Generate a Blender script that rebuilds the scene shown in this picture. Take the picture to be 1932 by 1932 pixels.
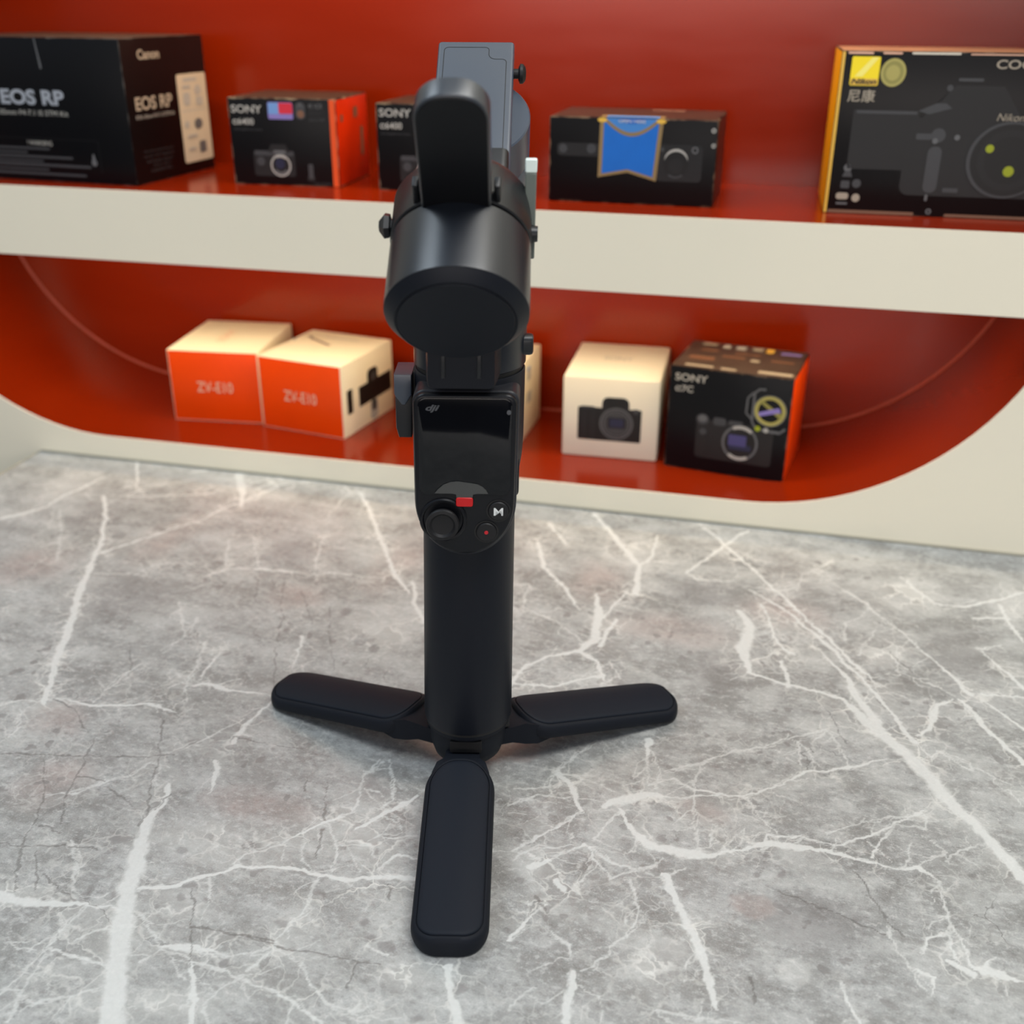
import bpy, bmesh, math, random
import numpy as np
from mathutils import Vector, Matrix

for o in list(bpy.data.objects):
    bpy.data.objects.remove(o, do_unlink=True)
scene = bpy.context.scene
COL = scene.collection
R = math.radians

# ------------------------------------------------------------------ camera
cam_d = bpy.data.cameras.new('camera')
cam = bpy.data.objects.new('camera', cam_d)
COL.objects.link(cam)
scene.camera = cam
th, ro, ya = R(25.32), R(0.28), R(13.73)
fw = Vector((-math.sin(ya) * math.cos(th), math.cos(ya) * math.cos(th), -math.sin(th)))
rt = Vector((math.cos(ya), math.sin(ya), 0))
up = rt.cross(fw)
r2 = rt * math.cos(ro) + up * math.sin(ro)
u2 = up * math.cos(ro) - rt * math.sin(ro)
M = Matrix((r2, u2, -fw)).transposed().to_4x4()
M.translation = Vector((0, 0, 0.36))
cam.matrix_world = M
cam_d.sensor_width = 36
cam_d.sensor_fit = 'HORIZONTAL'
cam_d.lens = 2050 / 1932 * 36
cam_d.clip_start = 0.01
cam_d.dof.use_dof = True
cam_d.dof.focus_distance = 0.50
cam_d.dof.aperture_fstop = 8.0

# ------------------------------------------------------------------ world and room lights
world = bpy.data.worlds.new('world')
scene.world = world
world.use_nodes = True
# dim below eye level, brightest where the far shop lights stand, cooler overhead
wt_ = world.node_tree
tc_ = wt_.nodes.new('ShaderNodeTexCoord'); sx_ = wt_.nodes.new('ShaderNodeSeparateXYZ'); rp_ = wt_.nodes.new('ShaderNodeValToRGB')
mr_ = wt_.nodes.new('ShaderNodeMapRange'); mr_.inputs[1].default_value = -1; mr_.inputs[2].default_value = 1
wt_.links.new(tc_.outputs['Generated'], sx_.inputs[0]); wt_.links.new(sx_.outputs[2], mr_.inputs[0])
wt_.links.new(mr_.outputs[0], rp_.inputs[0]); wt_.links.new(rp_.outputs[0], wt_.nodes['Background'].inputs[0])
cr_ = rp_.color_ramp
cr_.elements[0].position = 0.0; cr_.elements[0].color = (0.05, 0.05, 0.055, 1)
cr_.elements[1].position = 1.0; cr_.elements[1].color = (0.26, 0.34, 0.44, 1)
for p_, c_ in ((0.47, (0.06, 0.06, 0.065, 1)), (0.53, (0.30, 0.28, 0.27, 1)), (0.60, (0.40, 0.41, 0.43, 1)), (0.70, (0.24, 0.30, 0.38, 1))):
    e_ = cr_.elements.new(p_); e_.color = c_
wt_.nodes['Background'].inputs[1].default_value = 1.0

def area(name, loc, size, power, color, target=None, rot=(0, 0, 0)):
    d = bpy.data.lights.new(name, 'AREA')
    d.shape = 'RECTANGLE'; d.size, d.size_y = size
    d.energy = power; d.color = color
    o = bpy.data.objects.new(name, d); COL.objects.link(o)
    o.location = loc
    if target is not None:
        o.rotation_euler = (Vector(target) - Vector(loc)).to_track_quat('-Z', 'Y').to_euler()
    else:
        o.rotation_euler = rot
    return o

area('ceiling_panel_light', (0.45, 0.15, 1.55), (1.2, 0.5), 21, (1.0, 0.985, 0.95), (0.0, 0.55, 0))
area('ceiling_panel_light', (-1.0, 0.2, 1.5), (0.6, 0.6), 8, (0.80, 0.91, 1.0), (-0.2, 0.5, 0))
area('shop_window_light', (0.5, -2.6, 0.585), (3.6, 0.26), 27, (1.0, 0.90, 0.84), (-0.1, 0.9, 0.40))
area('niche_strip_light', (-0.27, 0.80, 0.535), (0.85, 0.012), 3.0, (1.0, 0.74, 0.46), rot=(R(42), 0, 0))
area('niche_strip_light', (-0.27, 0.80, 0.168), (0.80, 0.012), 0.80, (1.0, 0.80, 0.54), rot=(R(28), 0, 0))

vs = scene.view_settings
vs.view_transform = 'Standard'
vs.look = 'None'
vs.gamma = 1.0
vs.exposure = 0.0
vs.use_curve_mapping = False

# ------------------------------------------------------------------ helpers
def srgb(r, g, b):
    def f(c):
        c /= 255.0
        return c / 12.92 if c <= 0.04045 else ((c + 0.055) / 1.055) ** 2.4
    return (f(r), f(g), f(b), 1)

def mat(name, col, rough=0.5, metal=0.0, noise=0.0, nscale=200, bump=0.0, coat=0.0, emit=None, spec=None, alpha=None):
    m = bpy.data.materials.new(name); m.use_nodes = True
    nt = m.node_tree; b = nt.nodes['Principled BSDF']
    b.inputs['Base Color'].default_value = col
    b.inputs['Roughness'].default_value = rough
    b.inputs['Metallic'].default_value = metal
    b.inputs['Coat Weight'].default_value = coat
    if spec is not None: b.inputs['Specular IOR Level'].default_value = spec
    if alpha is not None: b.inputs['Alpha'].default_value = alpha
    if noise or bump:
        tc = nt.nodes.new('ShaderNodeTexCoord')
        n = nt.nodes.new('ShaderNodeTexNoise'); n.inputs['Scale'].default_value = nscale
        n.inputs['Detail'].default_value = 4
        nt.links.new(tc.outputs['Object'], n.inputs['Vector'])
        if noise:
            mx = nt.nodes.new('ShaderNodeMix'); mx.data_type = 'RGBA'
            c = Vector(col[:3])
            mx.inputs[6].default_value = (*(c * (1 - noise)), 1)
            mx.inputs[7].default_value = (*(c * (1 + noise)), 1)
            nt.links.new(n.outputs['Fac'], mx.inputs[0])
            nt.links.new(mx.outputs[2], b.inputs['Base Color'])
        if bump:
            bp = nt.nodes.new('ShaderNodeBump'); bp.inputs['Strength'].default_value = bump
            bp.inputs['Distance'].default_value = 0.0003
            nt.links.new(n.outputs['Fac'], bp.inputs['Height'])
            nt.links.new(bp.outputs['Normal'], b.inputs['Normal'])
    return m

def link(name, me, m=None, parent=None, smooth=False, loc=None, rot=None):
    o = bpy.data.objects.new(name, me); COL.objects.link(o)
    if m is not None:
        for x in (m if isinstance(m, (list, tuple)) else [m]): me.materials.append(x)
    if parent is not None: o.parent = parent
    if loc is not None: o.location = loc
    if rot is not None: o.rotation_euler = rot
    if smooth:
        for p in me.polygons: p.use_smooth = True
        me.set_sharp_from_angle(angle=R(smooth if smooth is not True else 35))
    return o

def bm_obj(name, bm, m=None, parent=None, smooth=False, **k):
    bmesh.ops.recalc_face_normals(bm, faces=bm.faces)
    me = bpy.data.meshes.new(name); bm.to_mesh(me); bm.free()
    return link(name, me, m, parent, smooth, **k)

def tag(o, label=None, cat=None, group=None, kind=None):
    if label: o['label'] = label
    if cat: o['category'] = cat
    if group: o['group'] = group
    if kind: o['kind'] = kind
    return o

def empty(name, loc, rz=0):
    o = bpy.data.objects.new(name, None); COL.objects.link(o)
    o.empty_display_size = 0.02
    o.location = loc; o.rotation_euler = (0, 0, rz)
    return o

def add_box(bm, lo, hi, bevel=0.0, seg=2, xf=None, taper=None):
    vs_ = []
    for z in (lo[2], hi[2]):
        for x, y in ((lo[0], lo[1]), (hi[0], lo[1]), (hi[0], hi[1]), (lo[0], hi[1])):
            if taper and z == hi[2]:
                cx, cy = (lo[0] + hi[0]) / 2, (lo[1] + hi[1]) / 2
                x = cx + (x - cx) * taper; y = cy + (y - cy) * taper
            vs_.append(bm.verts.new((x, y, z)))
    fs = [bm.faces.new([vs_[i] for i in q]) for q in
          ((0, 3, 2, 1), (4, 5, 6, 7), (0, 1, 5, 4), (1, 2, 6, 5), (2, 3, 7, 6), (3, 0, 4, 7))]
    if bevel:
        es = list({e for f in fs for e in f.edges})
        g = bmesh.ops.bevel(bm, geom=es, offset=bevel, segments=seg, profile=0.5, affect='EDGES')
    if xf:
        for v in (bm.verts if True else []):
            if not v.tag: v.co = xf(v.co)
    for v in bm.verts: v.tag = True
    return fs

def lathe(bm, prof, n=64, frame=None, cap=True):
    """prof: list (s, r); frame: (origin, axis, e1, e2); s measured along axis."""
    if frame is None: frame = (Vector((0, 0, 0)), Vector((0, 0, 1)), Vector((1, 0, 0)), Vector((0, 1, 0)))
    O, A_, e1, e2 = frame
    rings = []
    for s, r in prof:
        rings.append([bm.verts.new(O + A_ * s + e1 * (r * math.cos(2 * math.pi * i / n)) + e2 * (r * math.sin(2 * math.pi * i / n))) for i in range(n)])
    for a, b in zip(rings, rings[1:]):
        for i in range(n):
            bm.faces.new((a[i], a[(i + 1) % n], b[(i + 1) % n], b[i]))
    if cap:
        bm.faces.new(rings[0][::-1]); bm.faces.new(rings[-1])
    return rings

def rrect(u0, u1, v0, v1, rad, n=8):
    """rounded rectangle; rad = (r at u0v0, u1v0, u1v1, u0v1)"""
    if not isinstance(rad, (tuple, list)): rad = (rad,) * 4
    pts = []
    cs = ((u0, v0, 180, rad[0], 1, 1), (u1, v0, 270, rad[1], -1, 1), (u1, v1, 0, rad[2], -1, -1), (u0, v1, 90, rad[3], 1, -1))
    for cx, cy, a0, r, sx, sy in cs:
        r = max(r, 1e-5)
        for i in range(n + 1):
            a = R(a0 + 90 * i / n)
            pts.append((cx + sx * r + r * math.cos(a), cy + sy * r + r * math.sin(a)))
    return pts

def prism(bm, pts, O, e1, e2, e3, d0, d1, bevel=0.0, seg=2):
    """extrude polygon pts (in e1,e2) from d0 to d1 along e3; d1 face is the bevelled one"""
    n = len(pts)
    rings = []
    levels = [(d0, 0.0)]
    if bevel:
        for i in range(seg + 1):
            a = math.pi / 2 * i / seg
            levels.append((d1 - bevel * (1 - math.sin(a)) if d1 > d0 else d1 + bevel * (1 - math.sin(a)), bevel * (1 - math.cos(a))))
    else:
        levels.append((d1, 0.0))
    cx = sum(p[0] for p in pts) / n; cy = sum(p[1] for p in pts) / n
    for d, ins in levels:
        q = inset(pts, ins) if ins > 0 else pts
        rings.append([bm.verts.new(O + e1 * p[0] + e2 * p[1] + e3 * d) for p in q])
    for a, b in zip(rings, rings[1:]):
        for i in range(n):
            bm.faces.new((a[i], a[(i + 1) % n], b[(i + 1) % n], b[i]))
    f0 = bm.faces.new(rings[0][::-1]); f1 = bm.faces.new(rings[-1])
    return f0, f1

def inset(pts, d):
    n = len(pts); out = []
    ar = sum(pts[i][0] * pts[(i + 1) % n][1] - pts[(i + 1) % n][0] * pts[i][1] for i in range(n))
    sg = 1 if ar > 0 else -1
    for i in range(n):
        p0, p1, p2 = Vector(pts[i - 1]), Vector(pts[i]), Vector(pts[(i + 1) % n])
        a = (p1 - p0); b = (p2 - p1)
        if a.length < 1e-9: a = b
        if b.length < 1e-9: b = a
        a.normalize(); b.normalize()
        na = Vector((-a.y, a.x)) * sg; nb = Vector((-b.y, b.x)) * sg
        m_ = na + nb
        if m_.length < 1e-6: m_ = na
        m_.normalize()
        k = max(0.35, m_.dot(na))
        q = p1 + m_ * (d / k)
        out.append((q.x, q.y))
    return out

X, Y, Z = Vector((1, 0, 0)), Vector((0, 1, 0)), Vector((0, 0, 1))

def stripline(bm, pts, w, O, e1, e2, e3, h=0.00005, closed=False):
    """thin raised line along a 2-D path"""
    n = len(pts)
    P_ = [Vector(p) for p in pts]
    L = []
    for i in range(n):
        a = P_[i - 1] if (i > 0 or closed) else P_[i]
        b = P_[(i + 1) % n] if (i < n - 1 or closed) else P_[i]
        t = (b - a).normalized(); nn = Vector((-t.y, t.x))
        L.append((P_[i] + nn * w / 2, P_[i] - nn * w / 2))
    vv = [(bm.verts.new(O + e1 * a.x + e2 * a.y + e3 * h), bm.verts.new(O + e1 * b.x + e2 * b.y + e3 * h)) for a, b in L]
    fs = []
    for i in range(n if closed else n - 1):
        a, b = vv[i], vv[(i + 1) % n]
        fs.append(bm.faces.new((a[0], b[0], b[1], a[1])))
    return fs

# text as thin mesh, fitted to a rectangle
def text_mesh(s, shear=0.0, bold=0.0):
    c = bpy.data.curves.new('t', 'FONT'); c.body = s; c.resolution_u = 4; c.shear = shear; c.offset = bold
    c.fill_mode = 'FRONT'
    o = bpy.data.objects.new('t', c); COL.objects.link(o)
    bpy.context.view_layer.update()
    dg = bpy.context.evaluated_depsgraph_get()
    me = bpy.data.meshes.new_from_object(o.evaluated_get(dg))
    bpy.data.objects.remove(o, do_unlink=True)
    return me

def text_on(name, s, rect, frame, m, parent, shear=0.0, bold=0.0, h=0.0002, rot=0):
    """rect = (u0, v0, u1, v1) in metres, frame=(O,e1,e2,e3)"""
    me = text_mesh(s, shear, bold)
    n = len(me.vertices)
    co = np.empty(n * 3); me.vertices.foreach_get('co', co); co = co.reshape(-1, 3)
    lo, hi = co.min(0), co.max(0)
    u0, v0, u1, v1 = rect
    a = (co[:, 0] - lo[0]) / (hi[0] - lo[0]); b = (co[:, 1] - lo[1]) / max(1e-6, hi[1] - lo[1])
    if rot == 90: a, b = 1 - b, a
    if rot == -90: a, b = b, 1 - a
    uu = u0 + a * (u1 - u0); vv = v0 + b * (v1 - v0)
    O, e1, e2, e3 = frame
    out = np.array(O)[None] + uu[:, None] * np.array(e1)[None] + vv[:, None] * np.array(e2)[None] + h * np.array(e3)[None]
    me.vertices.foreach_set('co', out.ravel()); me.update()
    me.name = name
    me.materials.clear()
    return link(name, me, m, parent)

# ------------------------------------------------------------------ materials
M_wall = mat('warm_white_laminate', srgb(230, 223, 202), 0.42, noise=0.02, nscale=6)
def red_material():
    m = mat('red_gloss_paint', srgb(165, 36, 14), 0.22, bump=0.0, spec=0.38)
    nt = m.node_tree; b = nt.nodes['Principled BSDF']
    tc = nt.nodes.new('ShaderNodeTexCoord'); mp = nt.nodes.new('ShaderNodeMapping'); mp.inputs['Scale'].default_value = (2, 2, 9)
    n = nt.nodes.new('ShaderNodeTexNoise'); n.inputs['Scale'].default_value = 4; n.inputs['Detail'].default_value = 6
    nt.links.new(tc.outputs['Object'], mp.inputs[0]); nt.links.new(mp.outputs[0], n.inputs['Vector'])
    mx = nt.nodes.new('ShaderNodeMix'); mx.data_type = 'RGBA'
    mx.inputs[6].default_value = srgb(113, 25, 2); mx.inputs[7].default_value = srgb(128, 32, 3)
    nt.links.new(n.outputs['Fac'], mx.inputs[0]); nt.links.new(mx.outputs[2], b.inputs['Base Color'])
    mr = nt.nodes.new('ShaderNodeMapRange'); mr.inputs[1].default_value = 0.35; mr.inputs[2].default_value = 0.65; mr.inputs[3].default_value = 0.16; mr.inputs[4].default_value = 0.22
    nt.links.new(n.outputs['Fac'], mr.inputs[0]); nt.links.new(mr.outputs[0], b.inputs['Roughness'])
    return m
M_red = red_material()
M_seam = mat('red_sealant', srgb(150, 58, 45), 0.45, noise=0.15, nscale=60)
M_sealgrey = mat('grey_beige_sealant', srgb(158, 154, 138), 0.6)
M_floor = mat('grey_floor_tile', srgb(120, 118, 115), 0.4, noise=0.1, nscale=5)
M_cabinet = mat('white_cabinet_board', srgb(205, 202, 192), 0.5)

# black plastics of the gimbal
M_grip = mat('soft_black_plastic', (0.0050, 0.0066, 0.0110, 1), 0.45, bump=0.06, nscale=2500, spec=0.22)
M_legm = mat('matt_black_leg_plastic', (0.0072, 0.0090, 0.0135, 1), 0.58, bump=0.08, nscale=2500, spec=0.14)
M_pad = mat('rubber_leg_pad', (0.0085, 0.0112, 0.0172, 1), 0.56, bump=0.08, nscale=3000, spec=0.14)
M_motor = mat('satin_black_metal', (0.0075, 0.010, 0.0155, 1), 0.32, metal=0.0, bump=0.03, nscale=2500, spec=0.6)
M_cap = mat('motor_cap_plastic', (0.0070, 0.0088, 0.0135, 1), 0.45, spec=0.22)
M_arm = mat('black_arm_metal', (0.009, 0.010, 0.012, 1), 0.38, spec=0.45)
M_barbody = mat('lit_bar_metal', (0.022, 0.027, 0.036, 1), 0.36, spec=0.8)  # bar body, colour raised for the ceiling light on its top
M_bar = mat('shaded_bar_face', (0.0030, 0.0034, 0.0050, 1), 0.42, spec=0.26)  # inset bar face, shade on it put into the near-black colour
M_plate = mat('anodised_plate', (0.040, 0.055, 0.082, 1), 0.36, metal=0.0, bump=0.05, nscale=1800, spec=0.9)
M_dark = mat('dark_gap', (0.002, 0.002, 0.0025, 1), 0.6)
M_panel = mat('panel_black_plastic', (0.004, 0.0045, 0.0065, 1), 0.33, spec=0.3)
M_rim = mat('panel_rim_plastic', (0.016, 0.017, 0.022, 1), 0.4, spec=0.4)
M_glass = mat('screen_glass', (0.002, 0.0025, 0.004, 1), 0.08, spec=0.4)
M_joy = mat('joystick_rubber', (0.007, 0.007, 0.008, 1), 0.5, spec=0.35, bump=0.2, nscale=1500)
M_redtab = mat('red_tab_plastic', srgb(196, 8, 14), 0.4)
M_film = mat('grey_film', (0.055, 0.057, 0.055, 1), 0.35)
M_whiteprint = mat('white_print', srgb(225, 228, 226), 0.5)
M_greyprint = mat('grey_print', srgb(78, 80, 84), 0.5)
M_reddot = mat('red_dot_print', srgb(190, 20, 35), 0.5)
M_lever = mat('grey_green_metal', srgb(96, 104, 98), 0.35)
M_levertip = mat('lit_lever_tip', srgb(225, 238, 232), 0.3)  # light on the upturned lever end, put into the colour

VEINS = [
[-502.0,688.5,2.4,-480.5,654.2,2.7,-456.9,610.7,3.5,-440.3,570.3,4.2,-426.2,536.5,4.9,-408.8,501.2,5.0,-395.8,470.9,4.7,-375.1,428.7,2.7],
[-448.5,600.4,2.2,-435.3,623.5,1.9,-422.0,643.7,1.5,-404.4,667.7,1.3,-401.4,686.7,1.4,-392.2,701.6,1.4,-384.6,720.8,1.8,-375.9,743.2,2.2,-367.4,750.0,1.1,-343.9,758.3,0.9],
[-419.2,755.4,6.6,-402.1,725.2,6.0,-384.3,693.2,0.7],
[-308.0,744.9,3.5,-285.0,708.4,3.0,-256.1,658.4,3.2,-234.1,619.7,3.0,-217.4,598.7,1.5],
[-219.4,613.8,2.1,-208.6,586.0,2.9,-195.8,566.3,3.4],
[-555.4,631.0,2.7,-544.2,641.9,5.1,-535.3,656.5,2.0,-533.6,682.5,2.5,-529.3,696.9,2.8,-524.9,721.1,1.8],
[-517.7,759.5,2.6,-481.0,700.5,1.4],
[-398.3,421.8,1.0,-387.3,430.0,1.2,-366.4,436.4,1.0,-347.7,433.5,2.0,-331.6,438.6,2.2,-314.9,442.9,2.0,-299.3,439.3,1.2],
[-304.4,463.3,1.0,-296.2,468.8,2.8,-283.1,467.5,1.8,-268.9,466.6,1.5,-254.1,467.0,0.7],
[-320.0,510.5,0.8,-309.7,480.6,0.8,-308.0,464.6,1.0,-298.1,449.3,0.7],
[-307.3,505.9,1.1,-303.1,487.1,1.6,-301.6,470.9,1.3],
[-263.6,531.4,1.9,-257.5,511.0,1.6,-255.4,496.8,0.7],
[-252.3,463.1,1.2,-253.7,451.9,2.0,-257.6,438.4,1.9,-256.4,423.1,2.3],
[-274.6,418.5,0.7,-267.6,429.8,0.7,-260.4,443.9,0.7],
[-360.4,585.8,0.9,-347.4,599.0,1.4,-333.4,604.2,1.5,-309.9,606.9,1.4,-293.2,606.2,1.2,-273.3,612.9,1.5,-257.5,613.7,0.9,-238.9,615.2,0.8],
[-435.9,571.4,0.8,-398.5,579.4,1.1,-413.0,592.2,0.9],
[-404.7,592.7,0.9,-390.8,601.3,0.9,-372.2,607.7,0.9],
[-352.6,602.6,1.2,-371.1,643.6,1.0],
[-354.7,651.5,0.8,-338.5,619.8,1.1,-328.9,605.3,1.2],
[-304.7,660.6,1.0,-295.7,627.3,1.2,-284.3,600.4,0.9],
[-324.9,754.0,1.8,-314.8,743.1,1.4,-315.6,717.0,1.0,-314.8,688.7,0.8],
[-521.3,655.9,1.0,-495.3,619.3,1.1,-473.2,582.0,0.9],
[-497.0,596.9,0.8,-490.0,607.7,1.0],
[-523.8,651.2,0.8,-508.4,623.5,0.7],
[-348.3,436.6,0.7,-348.4,452.1,0.6,-343.6,479.2,0.5],
[-321.0,477.7,0.5,-310.8,468.5,0.6],
[-359.0,550.6,0.6,-335.0,511.9,0.5,-338.4,500.6,0.5],
[-338.9,535.5,0.6,-334.3,517.4,0.5],
[-490.7,689.2,1.0,-458.1,699.7,1.2,-427.0,709.9,1.4,-420.2,722.7,1.4],
[-520.1,686.0,1.4,-504.4,677.0,1.0],
[-484.6,695.1,0.9,-478.5,714.5,0.9,-450.7,735.5,0.9],
[-459.3,747.5,1.8,-449.1,754.9,2.6],
[-405.3,694.0,1.7,-398.1,687.5,1.4],
[-384.9,420.8,0.7,-373.3,403.1,0.6],
[-482.7,534.2,0.4,-470.3,538.0,0.4],
[-467.7,514.2,0.6,-455.6,517.8,0.4],
[-283.6,704.7,0.7,-252.3,652.3,0.5],
[-271.5,382.5,3.0,-267.8,373.8,2.0,-269.4,360.4,4.8,-259.5,335.1,6.9,-252.1,314.7,7.3,-242.7,293.6,9.5,-233.8,275.6,8.5,-220.0,250.3,9.6],
[-304.6,297.0,6.5,-292.2,297.1,5.4,-278.7,299.0,3.2,-265.1,302.4,1.7,-249.9,303.3,1.1],
[-247.8,315.8,1.8,-234.4,322.2,2.2,-223.5,331.2,2.0,-212.6,338.7,1.8,-197.4,342.9,2.0,-184.9,344.9,1.8,-173.9,344.5,2.2,-160.5,343.9,2.0,-148.1,348.6,2.5,-129.2,351.8,3.3],
[-173.6,343.8,1.1,-171.5,320.0,1.1,-175.3,310.5,1.3,-175.8,299.4,0.8,-180.0,285.2,0.6],
[-239.0,303.1,0.6,-222.5,289.0,1.0,-211.5,289.8,4.5,-200.8,293.1,1.7,-192.0,291.3,1.0,-179.9,296.4,0.8,-175.4,300.9,0.6],
[-221.1,286.7,0.8,-225.6,279.0,0.8],
[-221.8,287.9,1.0,-213.8,285.9,1.2,-200.6,286.5,1.4,-189.4,284.2,1.2,-180.3,281.3,1.2,-165.4,279.5,1.4,-155.3,275.9,1.4,-138.5,270.7,1.3],
[-155.0,275.4,1.2,-153.8,266.9,1.1],
[-180.8,281.2,0.7,-186.7,274.8,0.7,-189.0,266.9,0.7,-183.0,259.6,0.7],
[-175.4,300.9,0.6,-163.1,295.9,0.9,-153.7,286.8,1.2,-147.0,281.0,1.2,-132.0,277.6,0.8,-113.6,277.5,0.8],
[-264.1,302.7,0.9,-265.9,289.2,0.8,-265.7,276.8,1.2,-268.5,264.3,1.0,-270.3,251.3,1.0],
[-263.2,274.8,1.0,-263.4,260.5,1.0,-260.2,240.8,1.3],
[-264.9,275.7,1.2,-253.5,275.9,1.6,-238.0,275.2,1.2],
[-271.5,252.9,0.6,-262.5,254.5,0.6,-260.1,246.7,0.6],
[-234.0,265.4,0.7,-242.4,257.7,1.0,-253.3,252.6,0.8,-258.3,247.1,0.6],
[-242.4,257.7,1.2,-244.2,246.0,1.0],
[-204.6,285.5,1.8,-197.2,272.1,2.0,-189.9,257.8,2.9],
[-257.1,432.5,2.4,-256.0,421.6,1.8],
[-257.7,408.3,2.1,-252.3,395.3,2.3,-249.4,382.3,1.2],
[-280.8,408.9,0.7,-274.9,419.1,0.8,-268.3,428.5,0.8],
[-327.6,361.6,1.0,-314.0,364.1,1.0,-302.0,377.8,0.9,-292.5,385.2,0.8,-291.0,396.8,1.0,-278.5,394.8,0.6],
[-174.5,427.3,0.8,-177.7,414.1,1.0,-174.5,395.4,1.0,-174.7,386.1,0.8],
[-179.1,417.8,0.8,-167.5,422.8,0.8,-161.7,414.2,1.0,-158.5,401.4,0.7,-160.8,393.3,1.0],
[-174.3,405.1,0.6,-160.8,393.3,1.0,-141.6,385.4,1.1],
[-174.7,386.1,1.0,-183.3,375.8,1.9,-194.0,365.2,1.6,-197.1,360.9,1.2,-192.7,348.6,0.9],
[-197.1,360.9,0.9,-202.9,354.4,0.8,-210.7,347.4,0.9,-213.3,340.2,1.0],
[-183.3,375.8,1.0,-174.5,366.6,1.2,-170.3,359.2,1.4,-169.3,348.0,1.1],
[-188.1,363.2,0.9,-183.9,350.8,0.9,-175.9,346.4,0.9],
[-173.3,363.5,0.9,-157.5,367.5,0.9,-149.7,356.2,0.9],
[-101.1,308.9,2.6,-96.2,296.2,3.0,-90.2,282.8,4.8],
[-138.7,311.4,1.0,-128.4,307.3,1.6],
[-220.6,330.4,0.9,-214.1,318.2,1.0,-211.7,307.1,0.9],
[-294.2,334.8,0.9,-281.6,319.8,1.1,-275.5,308.8,0.9,-267.8,304.7,0.9],
[-286.0,278.6,0.5,-277.3,273.3,0.7],
[-258.1,282.8,0.5,-248.8,292.1,0.5],
[-213.5,283.3,0.5,-203.5,275.5,0.4],
[-152.5,373.9,0.9,-138.3,379.2,1.2],
[-167.9,375.2,1.7,-158.4,390.2,2.2,-148.4,405.8,2.5],
[-148.6,353.2,1.1,-144.1,364.1,1.6,-133.1,363.6,1.4],
[-0.8,631.3,2.8,7.2,608.9,6.2,3.4,585.0,8.0,7.9,558.5,2.6,20.6,554.4,1.6,34.6,550.8,2.5,46.9,548.2,2.2,61.9,543.7,2.8,78.4,519.0,8.3,95.0,496.6,8.6,108.6,471.2,8.2,121.2,449.9,6.0,134.8,427.2,6.3,137.3,419.0,6.2],
[-38.1,756.0,1.2,-15.4,722.0,2.4,15.2,673.1,2.2,47.3,619.1,2.1,70.7,580.4,2.3,86.5,558.2,0.6],
[3.1,660.2,1.5,32.1,632.6,1.8,56.9,595.4,2.7,78.8,556.3,2.2,97.7,512.8,2.9],
[48.8,593.3,1.0,62.6,569.4,2.6,70.9,546.0,5.3,81.3,519.8,4.5],
[46.0,697.0,0.9,77.3,662.2,1.4,100.4,625.9,1.4,120.9,590.1,1.6,133.3,567.3,3.1],
[126.6,560.1,2.2,137.6,534.0,3.0,151.9,508.7,2.8],
[104.3,703.8,1.5,124.2,670.4,1.8,142.9,671.5,1.8,154.1,679.9,2.5,183.4,702.4,1.8],
[164.3,680.6,2.2,166.2,659.7,2.4,172.4,634.3,1.7],
[144.6,657.7,1.4,166.8,663.3,2.5],
[-116.8,750.8,3.4,-93.3,708.9,4.4,-72.7,675.0,3.8,-69.2,636.1,5.1],
[-72.7,675.0,1.9,-65.5,693.8,1.9,-65.4,725.2,1.6],
[-64.4,685.5,1.5,-50.9,684.7,1.2],
[-147.9,725.5,2.1,-129.2,695.2,1.6],
[-40.2,673.0,1.9,-19.1,718.8,2.4,-1.4,753.4,2.0],
[-149.4,694.5,2.4,-137.4,658.4,3.1,-119.1,634.9,2.2,-102.3,605.5,1.4],
[-151.3,626.7,1.1,-141.0,631.3,1.1,-138.3,599.9,1.1,-113.3,588.6,1.0,-91.7,567.3,1.0],
[-126.0,510.1,2.8,-121.4,531.7,2.3,-109.7,546.8,2.3,-93.3,557.3,4.0,-86.3,575.2,5.8,-89.7,605.1,6.0,-95.7,629.3,1.5],
[-86.8,598.8,1.7,-75.0,638.4,1.5],
[-83.0,566.2,2.3,-79.6,586.9,2.8,-76.7,601.4,1.7],
[-93.3,557.3,2.0,-79.9,548.2,2.3,-73.4,529.1,1.6],
[-123.6,513.5,1.6,-101.6,516.2,1.9,-74.4,534.7,1.9],
[-73.6,549.8,1.0,-65.4,534.0,0.8],
[-40.2,673.0,1.5,-30.2,665.4,1.7,-6.5,669.5,1.1],
[-0.8,665.1,1.1,24.5,663.8,1.1,35.2,670.3,1.1,38.7,691.0,1.1,57.3,714.4,1.2],
[11.0,641.6,1.8,16.7,628.6,1.4,20.8,605.7,2.0,27.8,588.0,2.3,34.3,583.4,1.3],
[26.4,575.2,2.3,31.6,550.0,2.5],
[63.7,610.0,0.8,64.3,630.3,0.9,78.2,644.3,0.9],
[71.2,592.8,0.8,84.2,628.5,0.9],
[96.2,611.8,1.0,93.2,592.2,1.3,95.3,577.7,1.0,87.5,575.7,1.3],
[95.5,580.7,0.6,124.2,565.0,0.6],
[123.8,560.8,1.2,112.5,551.1,2.8,105.8,526.0,3.0,99.6,519.4,1.5],
[101.6,510.1,1.0,106.1,499.4,1.1,109.6,507.4,0.9,124.3,494.9,1.3,125.2,501.9,0.9,112.4,508.1,0.9],
[126.2,498.7,0.6,141.7,488.2,0.7],
[139.7,483.3,1.1,146.0,472.3,1.3],
[143.1,620.5,1.3,159.6,626.3,1.3],
[145.9,618.0,1.3,163.6,580.6,2.2],
[138.7,563.2,1.2,156.8,538.9,2.4],
[139.4,568.9,1.6,162.2,571.9,1.6],
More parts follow.
